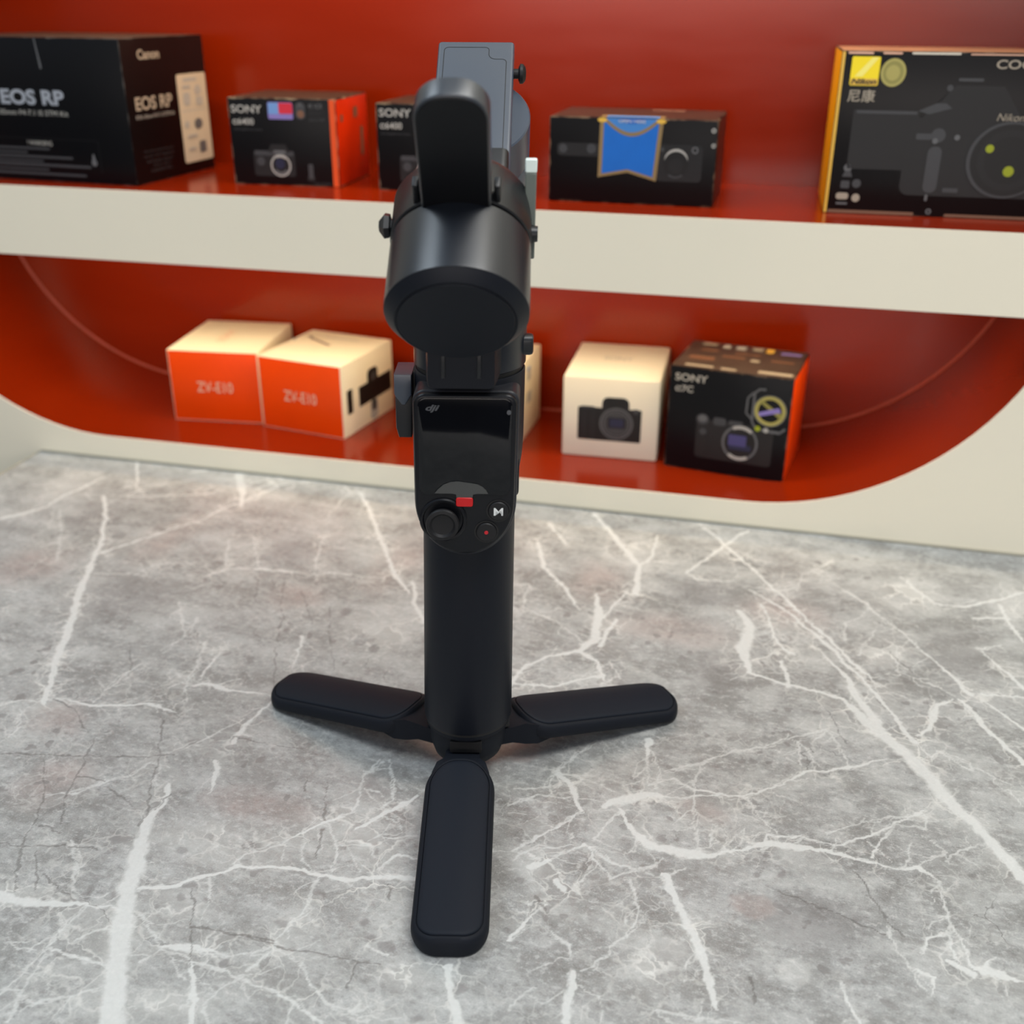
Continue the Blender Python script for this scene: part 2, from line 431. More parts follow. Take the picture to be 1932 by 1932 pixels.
[-41.4,478.8,4.1,-40.7,462.4,1.1,-35.8,441.2,1.1],
[-39.8,472.0,1.2,-32.7,455.2,1.0,-32.2,440.0,1.0],
[-81.3,440.7,3.1,-73.9,431.6,2.7,-65.2,414.9,1.9],
[-72.8,440.6,0.8,-59.2,435.3,0.8,-50.2,431.2,0.8],
[-101.1,410.0,0.8,-89.8,421.2,0.8,-72.3,423.5,0.8],
[-100.1,406.1,0.7,-91.9,406.2,0.7],
[-65.2,414.9,1.2,-77.9,397.8,1.3,-91.3,381.2,1.3],
[-101.4,422.5,0.8,-84.5,428.9,1.1,-83.1,442.5,1.1,-70.4,466.7,0.9],
[-55.5,421.5,3.2,-47.0,427.8,5.9,-37.0,434.5,4.9,-23.6,435.8,0.8],
[-35.8,441.2,1.1,-25.2,450.4,1.3,-13.6,444.7,1.4,-0.2,445.9,1.9],
[-23.6,435.8,1.1,-0.1,444.9,1.4,9.2,446.2,1.4,15.8,449.9,1.6,30.2,460.0,1.4,42.3,474.2,1.7,50.5,476.2,1.7,62.9,482.8,2.0,81.1,493.1,1.1],
[-30.0,455.9,1.0,-20.8,461.6,1.0,-12.8,466.0,1.1,-4.9,473.7,1.0,14.2,485.6,1.0,35.2,500.6,1.2,51.0,512.1,1.3],
[51.0,512.1,0.7,57.9,501.5,0.7,62.9,482.8,0.8],
[36.6,498.6,0.7,49.2,478.2,0.6],
[36.6,498.6,0.7,38.2,477.7,0.6],
[51.0,512.1,0.6,43.7,495.5,0.6],
[-12.7,464.8,0.7,-13.4,442.6,0.8,-7.8,402.2,0.6],
[-3.1,422.6,0.5,-2.5,407.3,0.5],
[10.7,444.4,1.1,17.8,433.8,1.1,27.2,422.4,1.0],
[-48.7,421.1,2.1,-41.5,409.0,1.8,-29.9,400.4,5.1,-16.9,398.1,5.8,-4.4,399.4,4.8,2.8,403.0,1.5,17.5,410.4,1.8,24.9,414.2,4.6,37.3,415.4,3.3,52.2,415.5,2.0,66.8,413.6,1.5,81.1,411.9,1.2,91.0,416.1,2.0,99.8,409.5,1.2,101.5,403.1,1.1,99.7,386.3,1.1,104.3,378.0,1.2,107.7,361.0,1.8,113.0,360.9,5.6,127.3,357.5,1.1],
[21.3,407.7,1.0,24.7,419.8,1.6,42.3,422.3,1.2,54.7,419.8,1.3,67.4,428.7,1.6,80.5,439.7,1.3,96.8,455.8,1.6],
[51.2,428.4,0.5,67.9,440.4,0.7,88.7,449.7,0.7],
[96.8,455.8,1.1,97.0,443.8,1.0,84.4,442.6,0.9,76.2,430.9,1.3,70.5,416.4,1.5],
[97.4,434.3,0.8,104.7,428.7,0.8,89.7,415.8,1.0],
[69.8,427.4,1.0,79.0,416.7,1.0],
[15.1,408.0,0.8,20.8,420.8,0.8],
[-72.9,380.3,1.0,-59.8,392.9,1.5,-51.5,382.1,1.3,-43.8,373.5,1.0,-35.2,382.6,1.0,-25.9,388.5,1.0,-23.9,392.6,1.0],
[-57.0,391.7,1.3,-45.4,383.6,1.0,-22.5,380.5,1.0,-13.4,388.1,1.0],
[-48.4,419.2,1.3,-52.9,406.1,1.2,-55.4,397.7,1.0,-43.1,393.3,1.0],
[-35.7,404.6,1.3,-36.6,393.1,1.0],
[-21.5,382.5,2.7,-12.2,364.6,3.3,-3.3,344.9,3.7,3.8,326.5,3.5,7.9,314.1,1.7],
[-35.4,375.6,1.0,-29.6,360.2,1.0,-31.3,347.1,0.9,-36.5,335.1,0.9,-37.8,328.9,0.9,-48.5,319.0,0.9],
[-80.7,328.5,1.8,-76.1,339.0,1.6,-70.5,351.6,1.0],
[-67.3,365.8,2.9,-63.9,361.5,3.6],
[-51.8,318.2,2.9,-49.8,302.3,3.0,-49.0,293.1,3.0],
[-63.8,337.4,1.2,-53.4,332.4,1.1,-52.8,323.7,1.1,-58.6,323.7,0.9],
[-48.1,310.8,0.7,-40.0,308.7,0.5],
[-72.1,294.0,1.1,-64.0,306.8,0.7],
[54.1,339.1,0.9,57.0,330.3,1.5,61.8,320.8,1.5],
[75.2,373.8,0.6,77.8,362.3,0.7,87.1,344.6,0.7],
[88.6,362.1,1.1,90.5,371.5,1.6,98.9,378.2,1.2,101.5,362.4,1.6],
[85.7,352.7,1.3,91.9,351.4,1.8,90.0,342.6,1.1],
[97.1,361.3,1.8,107.2,356.6,3.3],
[117.3,369.3,0.9,111.7,359.2,3.3],
[-17.0,307.8,0.4,1.0,308.4,0.4,21.8,310.8,0.4],
[103.5,422.9,0.5,119.7,438.0,0.5],
[-81.5,372.8,3.7,-73.7,378.3,2.0],
[-78.6,377.1,1.3,-86.3,382.4,1.3,-89.6,374.3,1.0],
[-86.3,382.4,0.5,-64.8,391.6,0.8],
]
CRACKS = [
[-308.1,597.6,0.6,-281.8,538.9,0.7,-274.2,514.4,0.5,-256.7,475.3,0.5],
[-261.8,569.5,0.6,-244.6,529.6,0.7,-230.5,500.7,0.5],
[-365.2,499.0,0.4,-345.4,471.5,0.4],
[-374.3,450.1,0.5,-360.3,437.9,0.6],
[-373.6,434.5,0.5,-355.3,428.3,0.6,-335.5,410.7,0.5],
[-305.3,434.6,0.4,-293.8,413.7,0.5],
[-326.2,596.2,0.6,-310.8,562.9,0.4],
[-286.8,584.1,0.4,-264.1,546.2,0.6],
[-314.6,595.9,0.5,-307.4,578.9,0.3],
[-297.9,422.2,0.7,-284.2,391.3,0.6,-271.5,361.7,0.7,-269.4,351.4,0.5],
[-328.4,407.7,0.5,-320.6,378.1,0.6,-315.8,361.7,0.6,-307.0,343.7,0.6],
[-320.0,377.2,0.4,-303.2,377.5,0.5],
[-346.2,388.1,0.4,-328.2,360.5,0.5,-319.5,342.4,0.6,-310.6,319.0,0.6,-299.6,301.2,0.4],
[-316.2,341.4,0.5,-302.9,337.7,0.6],
[-305.9,325.1,0.5,-291.5,304.8,0.5],
[-294.9,313.3,0.4,-280.8,307.5,0.4,-271.2,302.3,0.3],
[-224.4,321.7,0.6,-214.3,302.1,0.5,-203.8,283.1,0.4],
[-213.8,302.3,0.3,-194.5,302.9,0.4,-175.4,300.9,0.3,-128.9,302.6,0.4],
[-199.9,302.3,0.3,-176.5,303.3,0.3],
[-182.8,371.5,0.5,-177.9,354.0,0.5],
[-138.9,300.7,0.4,-137.8,287.0,0.3],
[-298.3,371.9,0.5,-280.3,365.0,0.4],
[-269.9,365.8,0.7,-267.4,377.7,0.6],
[-326.3,325.9,0.3,-302.3,329.3,0.3,-279.5,334.2,0.3],
[-259.0,427.5,0.4,-216.9,426.1,0.4],
[-369.4,383.3,0.4,-281.2,404.5,0.4],
[-206.3,404.9,0.5,-203.0,395.9,0.5],
[-194.4,403.9,0.4,-183.7,376.6,0.4],
[-140.0,345.9,0.4,-137.6,335.9,0.4],
[60.6,408.5,0.4,76.4,375.7,0.4,81.5,369.3,0.3],
[52.7,530.6,0.3,62.1,502.6,0.3],
[86.4,609.3,0.5,101.8,582.3,0.3],
[79.9,548.3,0.5,86.6,536.6,0.3],
[-36.5,644.4,0.7,-32.1,630.6,0.7],
[29.3,385.0,0.2,73.9,370.4,0.2],
[-75.0,355.4,0.6,-69.8,348.5,0.5],
[19.7,333.3,0.3,22.4,321.7,0.3],
]
PATCHES = [
('p',-415.5,632.3,16.1,34.8),
('p',-484.8,572.2,23.0,28.9),
('p',-239.4,634.9,16.9,37.7),
('p',-288.6,577.5,16.0,15.2),
('l',-216.8,550.0,23.5,33.0),
('l',-399.4,739.4,35.8,28.0),
('l',-541.3,693.9,21.2,28.6),
('d',-400.1,549.2,33.5,28.6),
('d',-489.9,651.8,20.1,21.0),
('d',-319.3,638.7,23.7,21.5),
('d',-227.8,536.5,4.1,6.5),
('d',-216.3,529.0,3.0,4.5),
('d',-249.0,564.1,3.4,5.6),
('p',-357.5,419.3,14.5,13.1),
('p',-329.2,371.9,17.5,19.0),
('p',-220.3,380.1,26.7,11.3),
('l',-231.3,350.6,32.5,15.7),
('l',-159.3,372.2,17.5,19.2),
('l',-228.4,311.6,15.1,9.1),
('d',-190.7,287.7,2.6,2.4),
('d',-129.7,312.3,3.9,3.5),
('d',-138.1,315.7,2.3,2.2),
('d',-92.7,298.3,2.6,2.4),
('d',-143.0,322.9,2.3,2.1),
('d',-254.3,310.3,2.2,2.8),
('d',-268.1,306.9,2.8,2.8),
('d',-242.3,342.8,3.2,2.4),
('d',-274.7,343.1,4.7,3.5),
('d',-211.4,353.9,3.0,3.0),
('d',-178.1,314.1,3.2,3.1),
('d',-168.4,410.5,7.5,13.8),
('d',-150.2,388.6,7.2,4.4),
('d',-147.9,375.0,7.0,5.1),
('d',-273.1,334.2,2.1,2.1),
('d',-105.9,281.8,2.5,1.8),
('l',-117.0,302.3,12.1,7.6),
('l',-211.3,262.5,15.6,7.4),
('p',-97.1,648.4,20.5,28.0),
('p',-41.2,596.6,37.9,16.9),
('p',25.1,634.4,28.3,18.1),
('p',19.1,372.5,9.6,6.5),
('p',-9.5,429.0,13.4,8.1),
('p',-107.8,454.8,11.6,9.4),
('l',36.9,340.4,6.7,7.2),
('l',-13.3,342.4,4.6,3.0),
('l',-81.5,372.8,12.5,10.6),
('l',-81.2,694.1,23.5,26.4),
('l',90.8,604.0,16.7,19.8),
('l',172.5,679.1,14.4,23.6),
('l',104.4,680.3,27.5,24.0),
('l',-17.9,332.4,13.5,14.6),
('d',-25.0,647.3,21.9,23.0),
('d',-11.3,559.6,17.9,24.5),
('d',133.0,614.7,23.4,30.7),
('d',42.3,368.7,23.5,14.5),
('d',-31.2,565.2,2.3,2.4),
('d',-8.6,534.2,1.9,2.2),
('d',30.3,395.6,1.7,2.8),
('d',20.6,393.1,1.5,2.1),
('d',-4.6,555.3,1.6,2.3),
('d',-53.4,577.0,1.7,2.5),
]


# ------------------------------------------------------------------ the setting
WY, BY = 0.7596, 0.920          # front face of the display wall, back of the niches
Z1, Z2, ZB = 0.0195, 0.2257, 0.1715   # lower niche floor, shelf top, shelf underside
XL, XR, RAD = -0.541, -0.007, 0.20
ZC = Z1 + RAD
UP = 0.125                      # the opening is taller than a plain stadium

def stadium(n=48):
    pts = []
    for i in range(n + 1):
        a = R(-90 + 180 * i / n); pts.append((XR + RAD * math.cos(a), ZC + RAD * math.sin(a) + (UP if i > n // 2 else 0)))
    for i in range(n + 1):
        a = R(90 + 180 * i / n); pts.append((XL + RAD * math.cos(a), ZC + RAD * math.sin(a) + (UP if i <= n // 2 else 0)))
    return pts

# wall with the stadium opening
bm = bmesh.new()
outer = [bm.verts.new((x, WY, z)) for x, z in ((-3.2, -0.95), (3.0, -0.95), (3.0, 2.2), (-3.2, 2.2))]
es = [bm.edges.new((outer[i], outer[(i + 1) % 4])) for i in range(4)]
st = stadium()
inner = [bm.verts.new((x, WY, z)) for x, z in st]
N = len(inner)
es += [bm.edges.new((inner[i], inner[(i + 1) % N])) for i in range(N)]
bmesh.ops.triangle_fill(bm, use_beauty=True, use_dissolve=False, edges=es)
# rounded lip
lip = [inner]
for k in range(1, 4):
    a = math.pi / 2 * k / 3
    off = 0.0016
    ins = inset(st, 0)
    grow = [(x + 0, z + 0) for x, z in st]
    lip.append([bm.verts.new((p[0], WY + 0.0014 * k / 3, p[1])) for p in grow])
for a, b in zip(lip, lip[1:]):
    for i in range(N):
        bm.faces.new((a[i], a[(i + 1) % N], b[(i + 1) % N], b[i]))
tag(bm_obj('wall_back', bm, M_wall), kind='structure')

bm = bmesh.new()
f = [bm.verts.new((x, WY + 0.0015, z)) for x, z in st]
b = [bm.verts.new((x, BY, z)) for x, z in st]
for i in range(N): bm.faces.new((f[i], f[(i + 1) % N], b[(i + 1) % N], b[i]))
bm.faces.new(b)
f2 = [bm.verts.new((x, WY + 0.0015, z)) for x, z in inset(st, -0.018)]
b2 = [bm.verts.new((x, BY + 0.018, z)) for x, z in inset(st, -0.018)]
for i in range(N):
    bm.faces.new((f2[i], b2[i], b2[(i + 1) % N], f2[(i + 1) % N]))
    bm.faces.new((f[i], f2[i], f2[(i + 1) % N], f[(i + 1) % N]))
bm.faces.new(b2[::-1])
nich = tag(bm_obj('wall_niche', bm, M_red, smooth=40), kind='structure')

# bead of sealant where the tunnel meets the back board
bm = bmesh.new()
ins = inset(st, 0.0018)
a_ = [bm.verts.new((x, BY - 0.0001, z)) for x, z in ins]
c_ = [bm.verts.new((x, BY - 0.0022, z)) for x, z in inset(st, 0.0001)]
d_ = [bm.verts.new((x, BY - 0.0001, z)) for x, z in inset(st, 0.0001)]
for i in range(N):
    j = (i + 1) % N
    bm.faces.new((a_[i], a_[j], c_[j], c_[i])); bm.faces.new((c_[i], c_[j], d_[j], d_[i])); bm.faces.new((d_[i], d_[j], a_[j], a_[i]))
tag(bm_obj('trim_1', bm, M_seam), kind='structure')

# the shelf across the opening: white front edge flush with the wall, red board behind
def band(zlo, zhi, n=10):
    pts = []
    zs = [zlo + (zhi - zlo) * i / n for i in range(n + 1)]
    for z in zs: pts.append((XR + math.sqrt(RAD ** 2 - min(0, z - ZC) ** 2), z))
    for z in zs[::-1]: pts.append((XL - math.sqrt(RAD ** 2 - min(0, z - ZC) ** 2), z))
    return pts
bp = band(ZB, Z2)
shelf = empty('display_shelf', (-0.27, WY + 0.08, ZB))
tag(shelf, 'long red shelf with a thick white front edge crossing the wall opening', 'shelf')
bm = bmesh.new()
prism(bm, [(p[0] + 0.27, p[1] - ZB) for p in bp], Vector((0, 0, 0)), X, Z, Y, 0.0015 - 0.08, BY - WY - 0.08 - 0.0002)
bm_obj('shelf_board', bm, M_red, shelf)
bm = bmesh.new()
prism(bm, [(p[0] + 0.27, p[1] - ZB) for p in bp], Vector((0, 0, 0)), X, Z, Y, 0.0 - 0.08, 0.0014 - 0.08)
e = bm_obj('front_edge', bm, M_wall, shelf); e['label'] = 'white front edge of the shelf'

bm = bmesh.new(); add_box(bm, (-3.2, -3.0, -0.97), (3.0, 1.3, -0.95))
tag(bm_obj('floor', bm, M_floor), kind='structure')

# ------------------------------------------------------------------ the marble counter
def value_noise(shape_x, shape_y, scale, seed, octaves=4):
    rng = np.random.RandomState(seed)
    out = np.zeros_like(shape_x); amp = 1.0; tot = 0
    for o in range(octaves):
        g = rng.rand(256, 256)
        x = shape_x * scale * 2 ** o + 17.3 * o + 400; y = shape_y * scale * 2 ** o + 9.1 * o + 400
        xi = np.floor(x).astype(int); yi = np.floor(y).astype(int)
        fx = x - xi; fy = y - yi; fx = fx * fx * (3 - 2 * fx); fy = fy * fy * (3 - 2 * fy)
        a = g[xi % 256, yi % 256]; b = g[(xi + 1) % 256, yi % 256]; c = g[xi % 256, (yi + 1) % 256]; d = g[(xi + 1) % 256, (yi + 1) % 256]
        out += amp * ((a * (1 - fx) + b * fx) * (1 - fy) + (c * (1 - fx) + d * fx) * fy); tot += amp; amp *= 0.55
    return out / tot - 0.5

TX0, TX1, TY0, TY1 = -0.609, 0.62, -0.25, 0.7572
step = 0.0008
gx = np.concatenate([np.arange(TX0, 0.235, step), np.linspace(0.235, TX1, 60)])
gy = np.concatenate([np.linspace(TY0, 0.238, 70)[:-1], np.arange(0.238, TY1, step), [TY1]])
NX, NY = len(gx), len(gy)
GX, GY = np.meshgrid(gx, gy)          # rows are y
# warp the pattern coordinates a little so that veins wander as stone does
WX = GX * 1000 + 4.0 * value_noise(GX, GY, 60, 1) + 3.0 * value_noise(GX, GY, 260, 2, 3) + 0.5 * value_noise(GX, GY, 800, 12, 1)
WYY = GY * 1000 + 4.0 * value_noise(GX, GY, 60, 3) + 3.0 * value_noise(GX, GY, 260, 4, 3) + 0.5 * value_noise(GX, GY, 800, 14, 1)

def stroke(field, data, gain, minw, pw=1.0):
    for v in data:
        pts = [(v[i], v[i + 1], v[i + 2]) for i in range(0, len(v), 3)]
        for (x0, y0, w0), (x1, y1, w1) in zip(pts, pts[1:]):
            m_ = max(w0, w1) * 1.0 + 8
            i0 = np.searchsorted(gx * 1000, min(x0, x1) - m_); i1 = np.searchsorted(gx * 1000, max(x0, x1) + m_)
            j0 = np.searchsorted(gy * 1000, min(y0, y1) - m_); j1 = np.searchsorted(gy * 1000, max(y0, y1) + m_)
            if i0 >= i1 or j0 >= j1: continue
            px = WX[j0:j1, i0:i1] - x0; py = WYY[j0:j1, i0:i1] - y0
            dx, dy = x1 - x0, y1 - y0; L2 = dx * dx + dy * dy + 1e-9
            t = np.clip((px * dx + py * dy) / L2, 0, 1)
            d = np.hypot(px - t * dx, py - t * dy)
            w = w0 + (w1 - w0) * t
            hw = np.maximum(w * 0.5, minw)
            a = np.clip(w / 1.8, 0.60, 1.0) * gain
            s = a * np.clip(1.5 - d / hw, 0, 1)
            sub = field[j0:j1, i0:i1]
            np.maximum(sub, s, out=sub)
# side branches and braided strands that follow the drawn veins
rnd_ = random.Random(11); extra = []
for v in VEINS:
    P3 = [(v[i], v[i + 1], v[i + 2]) for i in range(0, len(v), 3)]
    if P3[0][2] < 3.5:
        br = []
        for (x0, y0, w0), (x1, y1, w1) in zip(P3, P3[1:]):
            l = math.hypot(x1 - x0, y1 - y0) + 1e-6; k = max(1, int(l / 7))
            for j in range(k):
                t = j / k; o_ = rnd_.uniform(-2.2, 2.2)
                br += [x0 + (x1 - x0) * t - (y1 - y0) / l * o_, y0 + (y1 - y0) * t + (x1 - x0) / l * o_, 0.45]
        if len(br) >= 6: extra.append(br)
    for (x0, y0, w0), (x1, y1, w1) in zip(P3, P3[1:]):
        l = math.hypot(x1 - x0, y1 - y0)
        for j in range(int(l / 16) + (rnd_.random() < 0.4)):
            t = rnd_.random(); a = math.atan2(y1 - y0, x1 - x0) + rnd_.choice((-1, 1)) * rnd_.uniform(0.35, 1.2)
            x = x0 + (x1 - x0) * t; y = y0 + (y1 - y0) * t; L_ = rnd_.uniform(5, 20); b_ = [x, y, 0.6]
            for q in range(3):
                x += math.cos(a) * L_ / 3; y += math.sin(a) * L_ / 3; a += rnd_.uniform(-0.5, 0.5); b_ += [x, y, 0.5 - 0.12 * q]
            extra.append(b_)
vein = np.zeros_like(GX); crack = np.zeros_like(GX)
stroke(vein, VEINS, 1.0, 0.62)
stroke(vein, extra, 0.92, 0.5)
stroke(crack, CRACKS, 1.5, 0.62)
# broad zones around the veins, on a coarse grid
cgx = np.arange(-0.65, 0.30, 0.004); cgy = np.arange(0.20, 0.80, 0.004)
CX, CY = np.meshgrid(cgx * 1000, cgy * 1000); zone = np.full_like(CX, 0.0)
for v in VEINS:
    for i in range(0, len(v) - 3, 3):
        x0, y0, w0, x1, y1, w1 = v[i:i + 6]
        dx, dy = x1 - x0, y1 - y0
        t = np.clip(((CX - x0) * dx + (CY - y0) * dy) / (dx * dx + dy * dy + 1e-9), 0, 1)
        d = np.hypot(CX - x0 - t * dx, CY - y0 - t * dy)
        zone = np.maximum(zone, np.exp(-(d / 11.0) ** 2) * min(1.0, 0.35 + 0.25 * max(w0, w1)))
fx = np.clip((GX - cgx[0]) / 0.004, 0, len(cgx) - 1.001); fy = np.clip((GY - cgy[0]) / 0.004, 0, len(cgy) - 1.001)
ix = fx.astype(int); iy = fy.astype(int); fx = fx - ix; fy = fy - iy
zone = (zone[iy, ix] * (1 - fx) + zone[iy, ix + 1] * fx) * (1 - fy) + (zone[iy + 1, ix] * (1 - fx) + zone[iy + 1, ix + 1] * fx) * fy
pink = np.zeros_like(GX); light = np.zeros_like(GX)
for c, x, y, rx, ry in PATCHES:
    r_ = np.sqrt(((GX * 1000 - x + 12 * value_noise(GX, GY, 40, 7, 3)) / rx) ** 2 + ((GY * 1000 - y + 12 * value_noise(GX, GY, 40, 8, 3)) / ry) ** 2) if max(rx, ry) > 12 else \
         np.sqrt(((WX - x) / rx) ** 2 + ((WYY - y) / ry) ** 2)
    big = max(rx, ry) > 12
    s = np.clip(1.4 - r_, 0, 1) if big else np.clip((1.25 - r_) * 2.5, 0, 1)
    if c == 'p': pink = np.maximum(pink, s)
    elif c == 'l': light += s * 0.8
    else: light -= s * (0.75 if big else 1.0)
light = np.clip(light * 0.5 + 0.5, 0, 1)
nv = NX * NY
co = np.zeros((nv, 3)); co[:, 0] = GX.ravel(); co[:, 1] = GY.ravel()
idx = np.arange(nv).reshape(NY, NX)
quads = np.stack([idx[:-1, :-1], idx[:-1, 1:], idx[1:, 1:], idx[1:, :-1]], -1).reshape(-1, 4)
# skirt: outer edge turned down and the underside
per = np.concatenate([idx[0, :], idx[1:, -1], idx[-1, -2::-1], idx[-2:0:-1, 0]])
low = co[per].copy(); low[:, 2] = -0.03
ids = nv + np.arange(len(per))
side = np.stack([np.roll(per, -1), per, ids, np.roll(ids, -1)], -1)
corner = [int(ids[np.argmin(np.abs(low[:, 0] - x) + np.abs(low[:, 1] - y))]) for x, y in ((TX0, TY0), (TX0, TY1), (TX1, TY1), (TX1, TY0))]
allco = np.vstack([co, low]); allq = np.vstack([quads, side, np.array([corner])])
me = bpy.data.meshes.new('countertop')
me.vertices.add(len(allco)); me.vertices.foreach_set('co', allco.ravel())
me.loops.add(allq.size); me.loops.foreach_set('vertex_index', allq.ravel().astype(np.int32))
me.polygons.add(len(allq)); me.polygons.foreach_set('loop_start', np.arange(0, allq.size, 4, dtype=np.int32))
me.update(calc_edges=True)
ca = me.color_attributes.new('stone', 'FLOAT_COLOR', 'POINT')
arr = np.zeros((len(allco), 4), np.float32); arr[:, 3] = 0.5
arr[:nv, 0] = vein.ravel(); arr[:nv, 1] = crack.ravel(); arr[:nv, 2] = pink.ravel(); arr[:nv, 3] = light.ravel()
ca.data.foreach_set('color', arr.ravel())

za = me.attributes.new('zone', 'FLOAT', 'POINT')
zz = np.zeros(len(allco), np.float32); zz[:nv] = zone.ravel(); za.data.foreach_set('value', zz)

def marble():
    m = bpy.data.materials.new('grey_veined_marble'); m.use_nodes = True
    nt = m.node_tree; N_ = nt.nodes; L = nt.links; b = N_['Principled BSDF']
    def math_(op, a, c=None, clamp=False):
        n = N_.new('ShaderNodeMath'); n.operation = op; n.use_clamp = clamp
        for i, v in enumerate((a, c)):
            if v is None: continue
            if isinstance(v, (int, float)): n.inputs[i].default_value = v
            else: L.new(v, n.inputs[i])
        return n.outputs[0]
    def mixc(f, a, c):
        n = N_.new('ShaderNodeMix'); n.data_type = 'RGBA'
        for i, v in ((0, f), (6, a), (7, c)):
            if isinstance(v, (int, float, tuple)): n.inputs[i].default_value = v
            else: L.new(v, n.inputs[i])
        return n.outputs[2]
    def mr(v, a, c, lo=0.0, hi=1.0):
        n = N_.new('ShaderNodeMapRange'); n.inputs[1].default_value = a; n.inputs[2].default_value = c
        n.inputs[3].default_value = lo; n.inputs[4].default_value = hi; L.new(v, n.inputs[0]); return n.outputs[0]
    tc = N_.new('ShaderNodeTexCoord').outputs['Object']
    def noise(sc, det=5, rough=0.55, vec=tc, stretch=None, dist=0.0):
        if stretch:
            mp = N_.new('ShaderNodeMapping'); mp.inputs['Scale'].default_value = stretch; mp.inputs['Rotation'].default_value = (0, 0, R(10)); L.new(vec, mp.inputs[0]); vec = mp.outputs[0]
        n = N_.new('ShaderNodeTexNoise'); n.inputs['Scale'].default_value = sc; n.inputs['Detail'].default_value = det
        n.inputs['Roughness'].default_value = rough; n.inputs['Distortion'].default_value = dist
        L.new(vec, n.inputs['Vector']); return n
    at = N_.new('ShaderNodeAttribute'); at.attribute_name = 'stone'
    sp = N_.new('ShaderNodeSeparateColor'); L.new(at.outputs['Color'], sp.inputs[0])
    vein_, crack_, pink_ = sp.outputs[0], sp.outputs[1], sp.outputs[2]; light_ = at.outputs['Alpha']
    za_ = N_.new('ShaderNodeAttribute'); za_.attribute_name = 'zone'; zone_ = za_.outputs['Fac']
    wn = noise(70, 3); wn2 = noise(330, 3)
    def warp(vec, n, k):
        sb = N_.new('ShaderNodeVectorMath'); sb.operation = 'SUBTRACT'; L.new(n.outputs['Color'], sb.inputs[0]); sb.inputs[1].default_value = (0.5, 0.5, 0.5)
        sc_ = N_.new('ShaderNodeVectorMath'); sc_.operation = 'SCALE'; sc_.inputs[3].default_value = k; L.new(sb.outputs[0], sc_.inputs[0])
        ad = N_.new('ShaderNodeVectorMath'); ad.operation = 'ADD'; L.new(vec, ad.inputs[0]); L.new(sc_.outputs[0], ad.inputs[1]); return ad.outputs[0]
    wv = warp(warp(tc, wn, 0.016), wn2, 0.0016)
    big = noise(9, 6, 0.6, stretch=(1, 1.5, 1)).outputs['Fac']
    mid = noise(50, 6, 0.62, stretch=(1, 1.35, 1), dist=0.25).outputs['Fac']
    fine = noise(260, 5, 0.62, stretch=(1, 1.35, 1)).outputs['Fac']
    grain = noise(1100, 3, 0.8).outputs['Fac']
    base = mixc(mr(big, 0.38, 0.62), srgb(130, 131, 129), srgb(157, 159, 158))
    base = mixc(mr(mid, 0.46, 0.66, 0, 0.55), base, srgb(180, 182, 181))
    base = mixc(mr(mid, 0.47, 0.30, 0, 0.50), base, srgb(112, 111, 109))
    base = mixc(mr(fine, 0.53, 0.64, 0, 0.42), base, srgb(198, 199, 197))
    base = mixc(mr(fine, 0.45, 0.36, 0, 0.38), base, srgb(100, 100, 98))
    base = mixc(mr(grain, 0.52, 0.80, 0, 0.45), base, srgb(208, 208, 205))
    base = mixc(mr(grain, 0.46, 0.24, 0, 0.45), base, srgb(92, 90, 88))
    patch_ = noise(26, 4, 0.6, stretch=(1, 1.3, 1)).outputs['Fac']
    base = mixc(mr(patch_, 0.52, 0.60, 0, 0.28), base, srgb(178, 180, 177))
    base = mixc(mr(patch_, 0.46, 0.39, 0, 0.22), base, srgb(120, 120, 117))
    base = mixc(mr(light_, 0.5, 1.0, 0, 0.40), base, srgb(200, 201, 198))
    base = mixc(mr(light_, 0.5, 0.0, 0, 0.60), base, srgb(112, 110, 110))
    base = mixc(math_('MULTIPLY', pink_, mr(mid, 0.3, 0.6, 0.1, 0.42)), base, srgb(160, 138, 131))
    # broken stone cells (breccia) with pale joints in the light zones and beside the veins
    cm = N_.new('ShaderNodeTexVoronoi'); cm.inputs['Scale'].default_value = 62; L.new(wv, cm.inputs['Vector'])
    cs = N_.new('ShaderNodeSeparateColor'); L.new(cm.outputs['Color'], cs.inputs[0])
    zmask = math_('MAXIMUM', mr(light_, 0.55, 0.9), math_('MULTIPLY', zone_, 0.85))
    zmask = math_('MULTIPLY', zmask, mr(noise(22, 4).outputs['Fac'], 0.40, 0.58))
    base = mixc(math_('MULTIPLY', zmask, mr(cs.outputs[0], 0.25, 0.9, 0.0, 0.55)), base, srgb(190, 191, 187))
    base = mixc(math_('MULTIPLY', zmask, mr(cs.outputs[1], 0.65, 0.95, 0.0, 0.55)), base, srgb(122, 120, 118))
    def network(scale, width, mask, amount, base, col, vec):
        vo = N_.new('ShaderNodeTexVoronoi'); vo.feature = 'DISTANCE_TO_EDGE'; vo.inputs['Scale'].default_value = scale
        L.new(vec, vo.inputs['Vector'])
        wmod = mr(noise(130, 3).outputs['Fac'], 0.35, 0.7, 0.3, 2.0)
        ln = mr(math_('DIVIDE', vo.outputs['Distance'], wmod), width, width * 0.15)
        return mixc(math_('MULTIPLY', math_('MULTIPLY', ln, mask), amount), base, col)
    base = network(62, 0.050, zmask, 0.62, base, srgb(220, 220, 215), wv)
    m1 = math_('MULTIPLY', mr(noise(11, 3).outputs['Fac'], 0.48, 0.62), math_('ADD', 0.25, zone_))
    base = network(30, 0.022, m1, 0.60, base, srgb(216, 216, 210), wv)
    m2 = mr(noise(19, 3, vec=wv).outputs['Fac'], 0.52, 0.66)
    base = network(110, 0.060, m2, 0.30, base, srgb(210, 210, 205), wv)
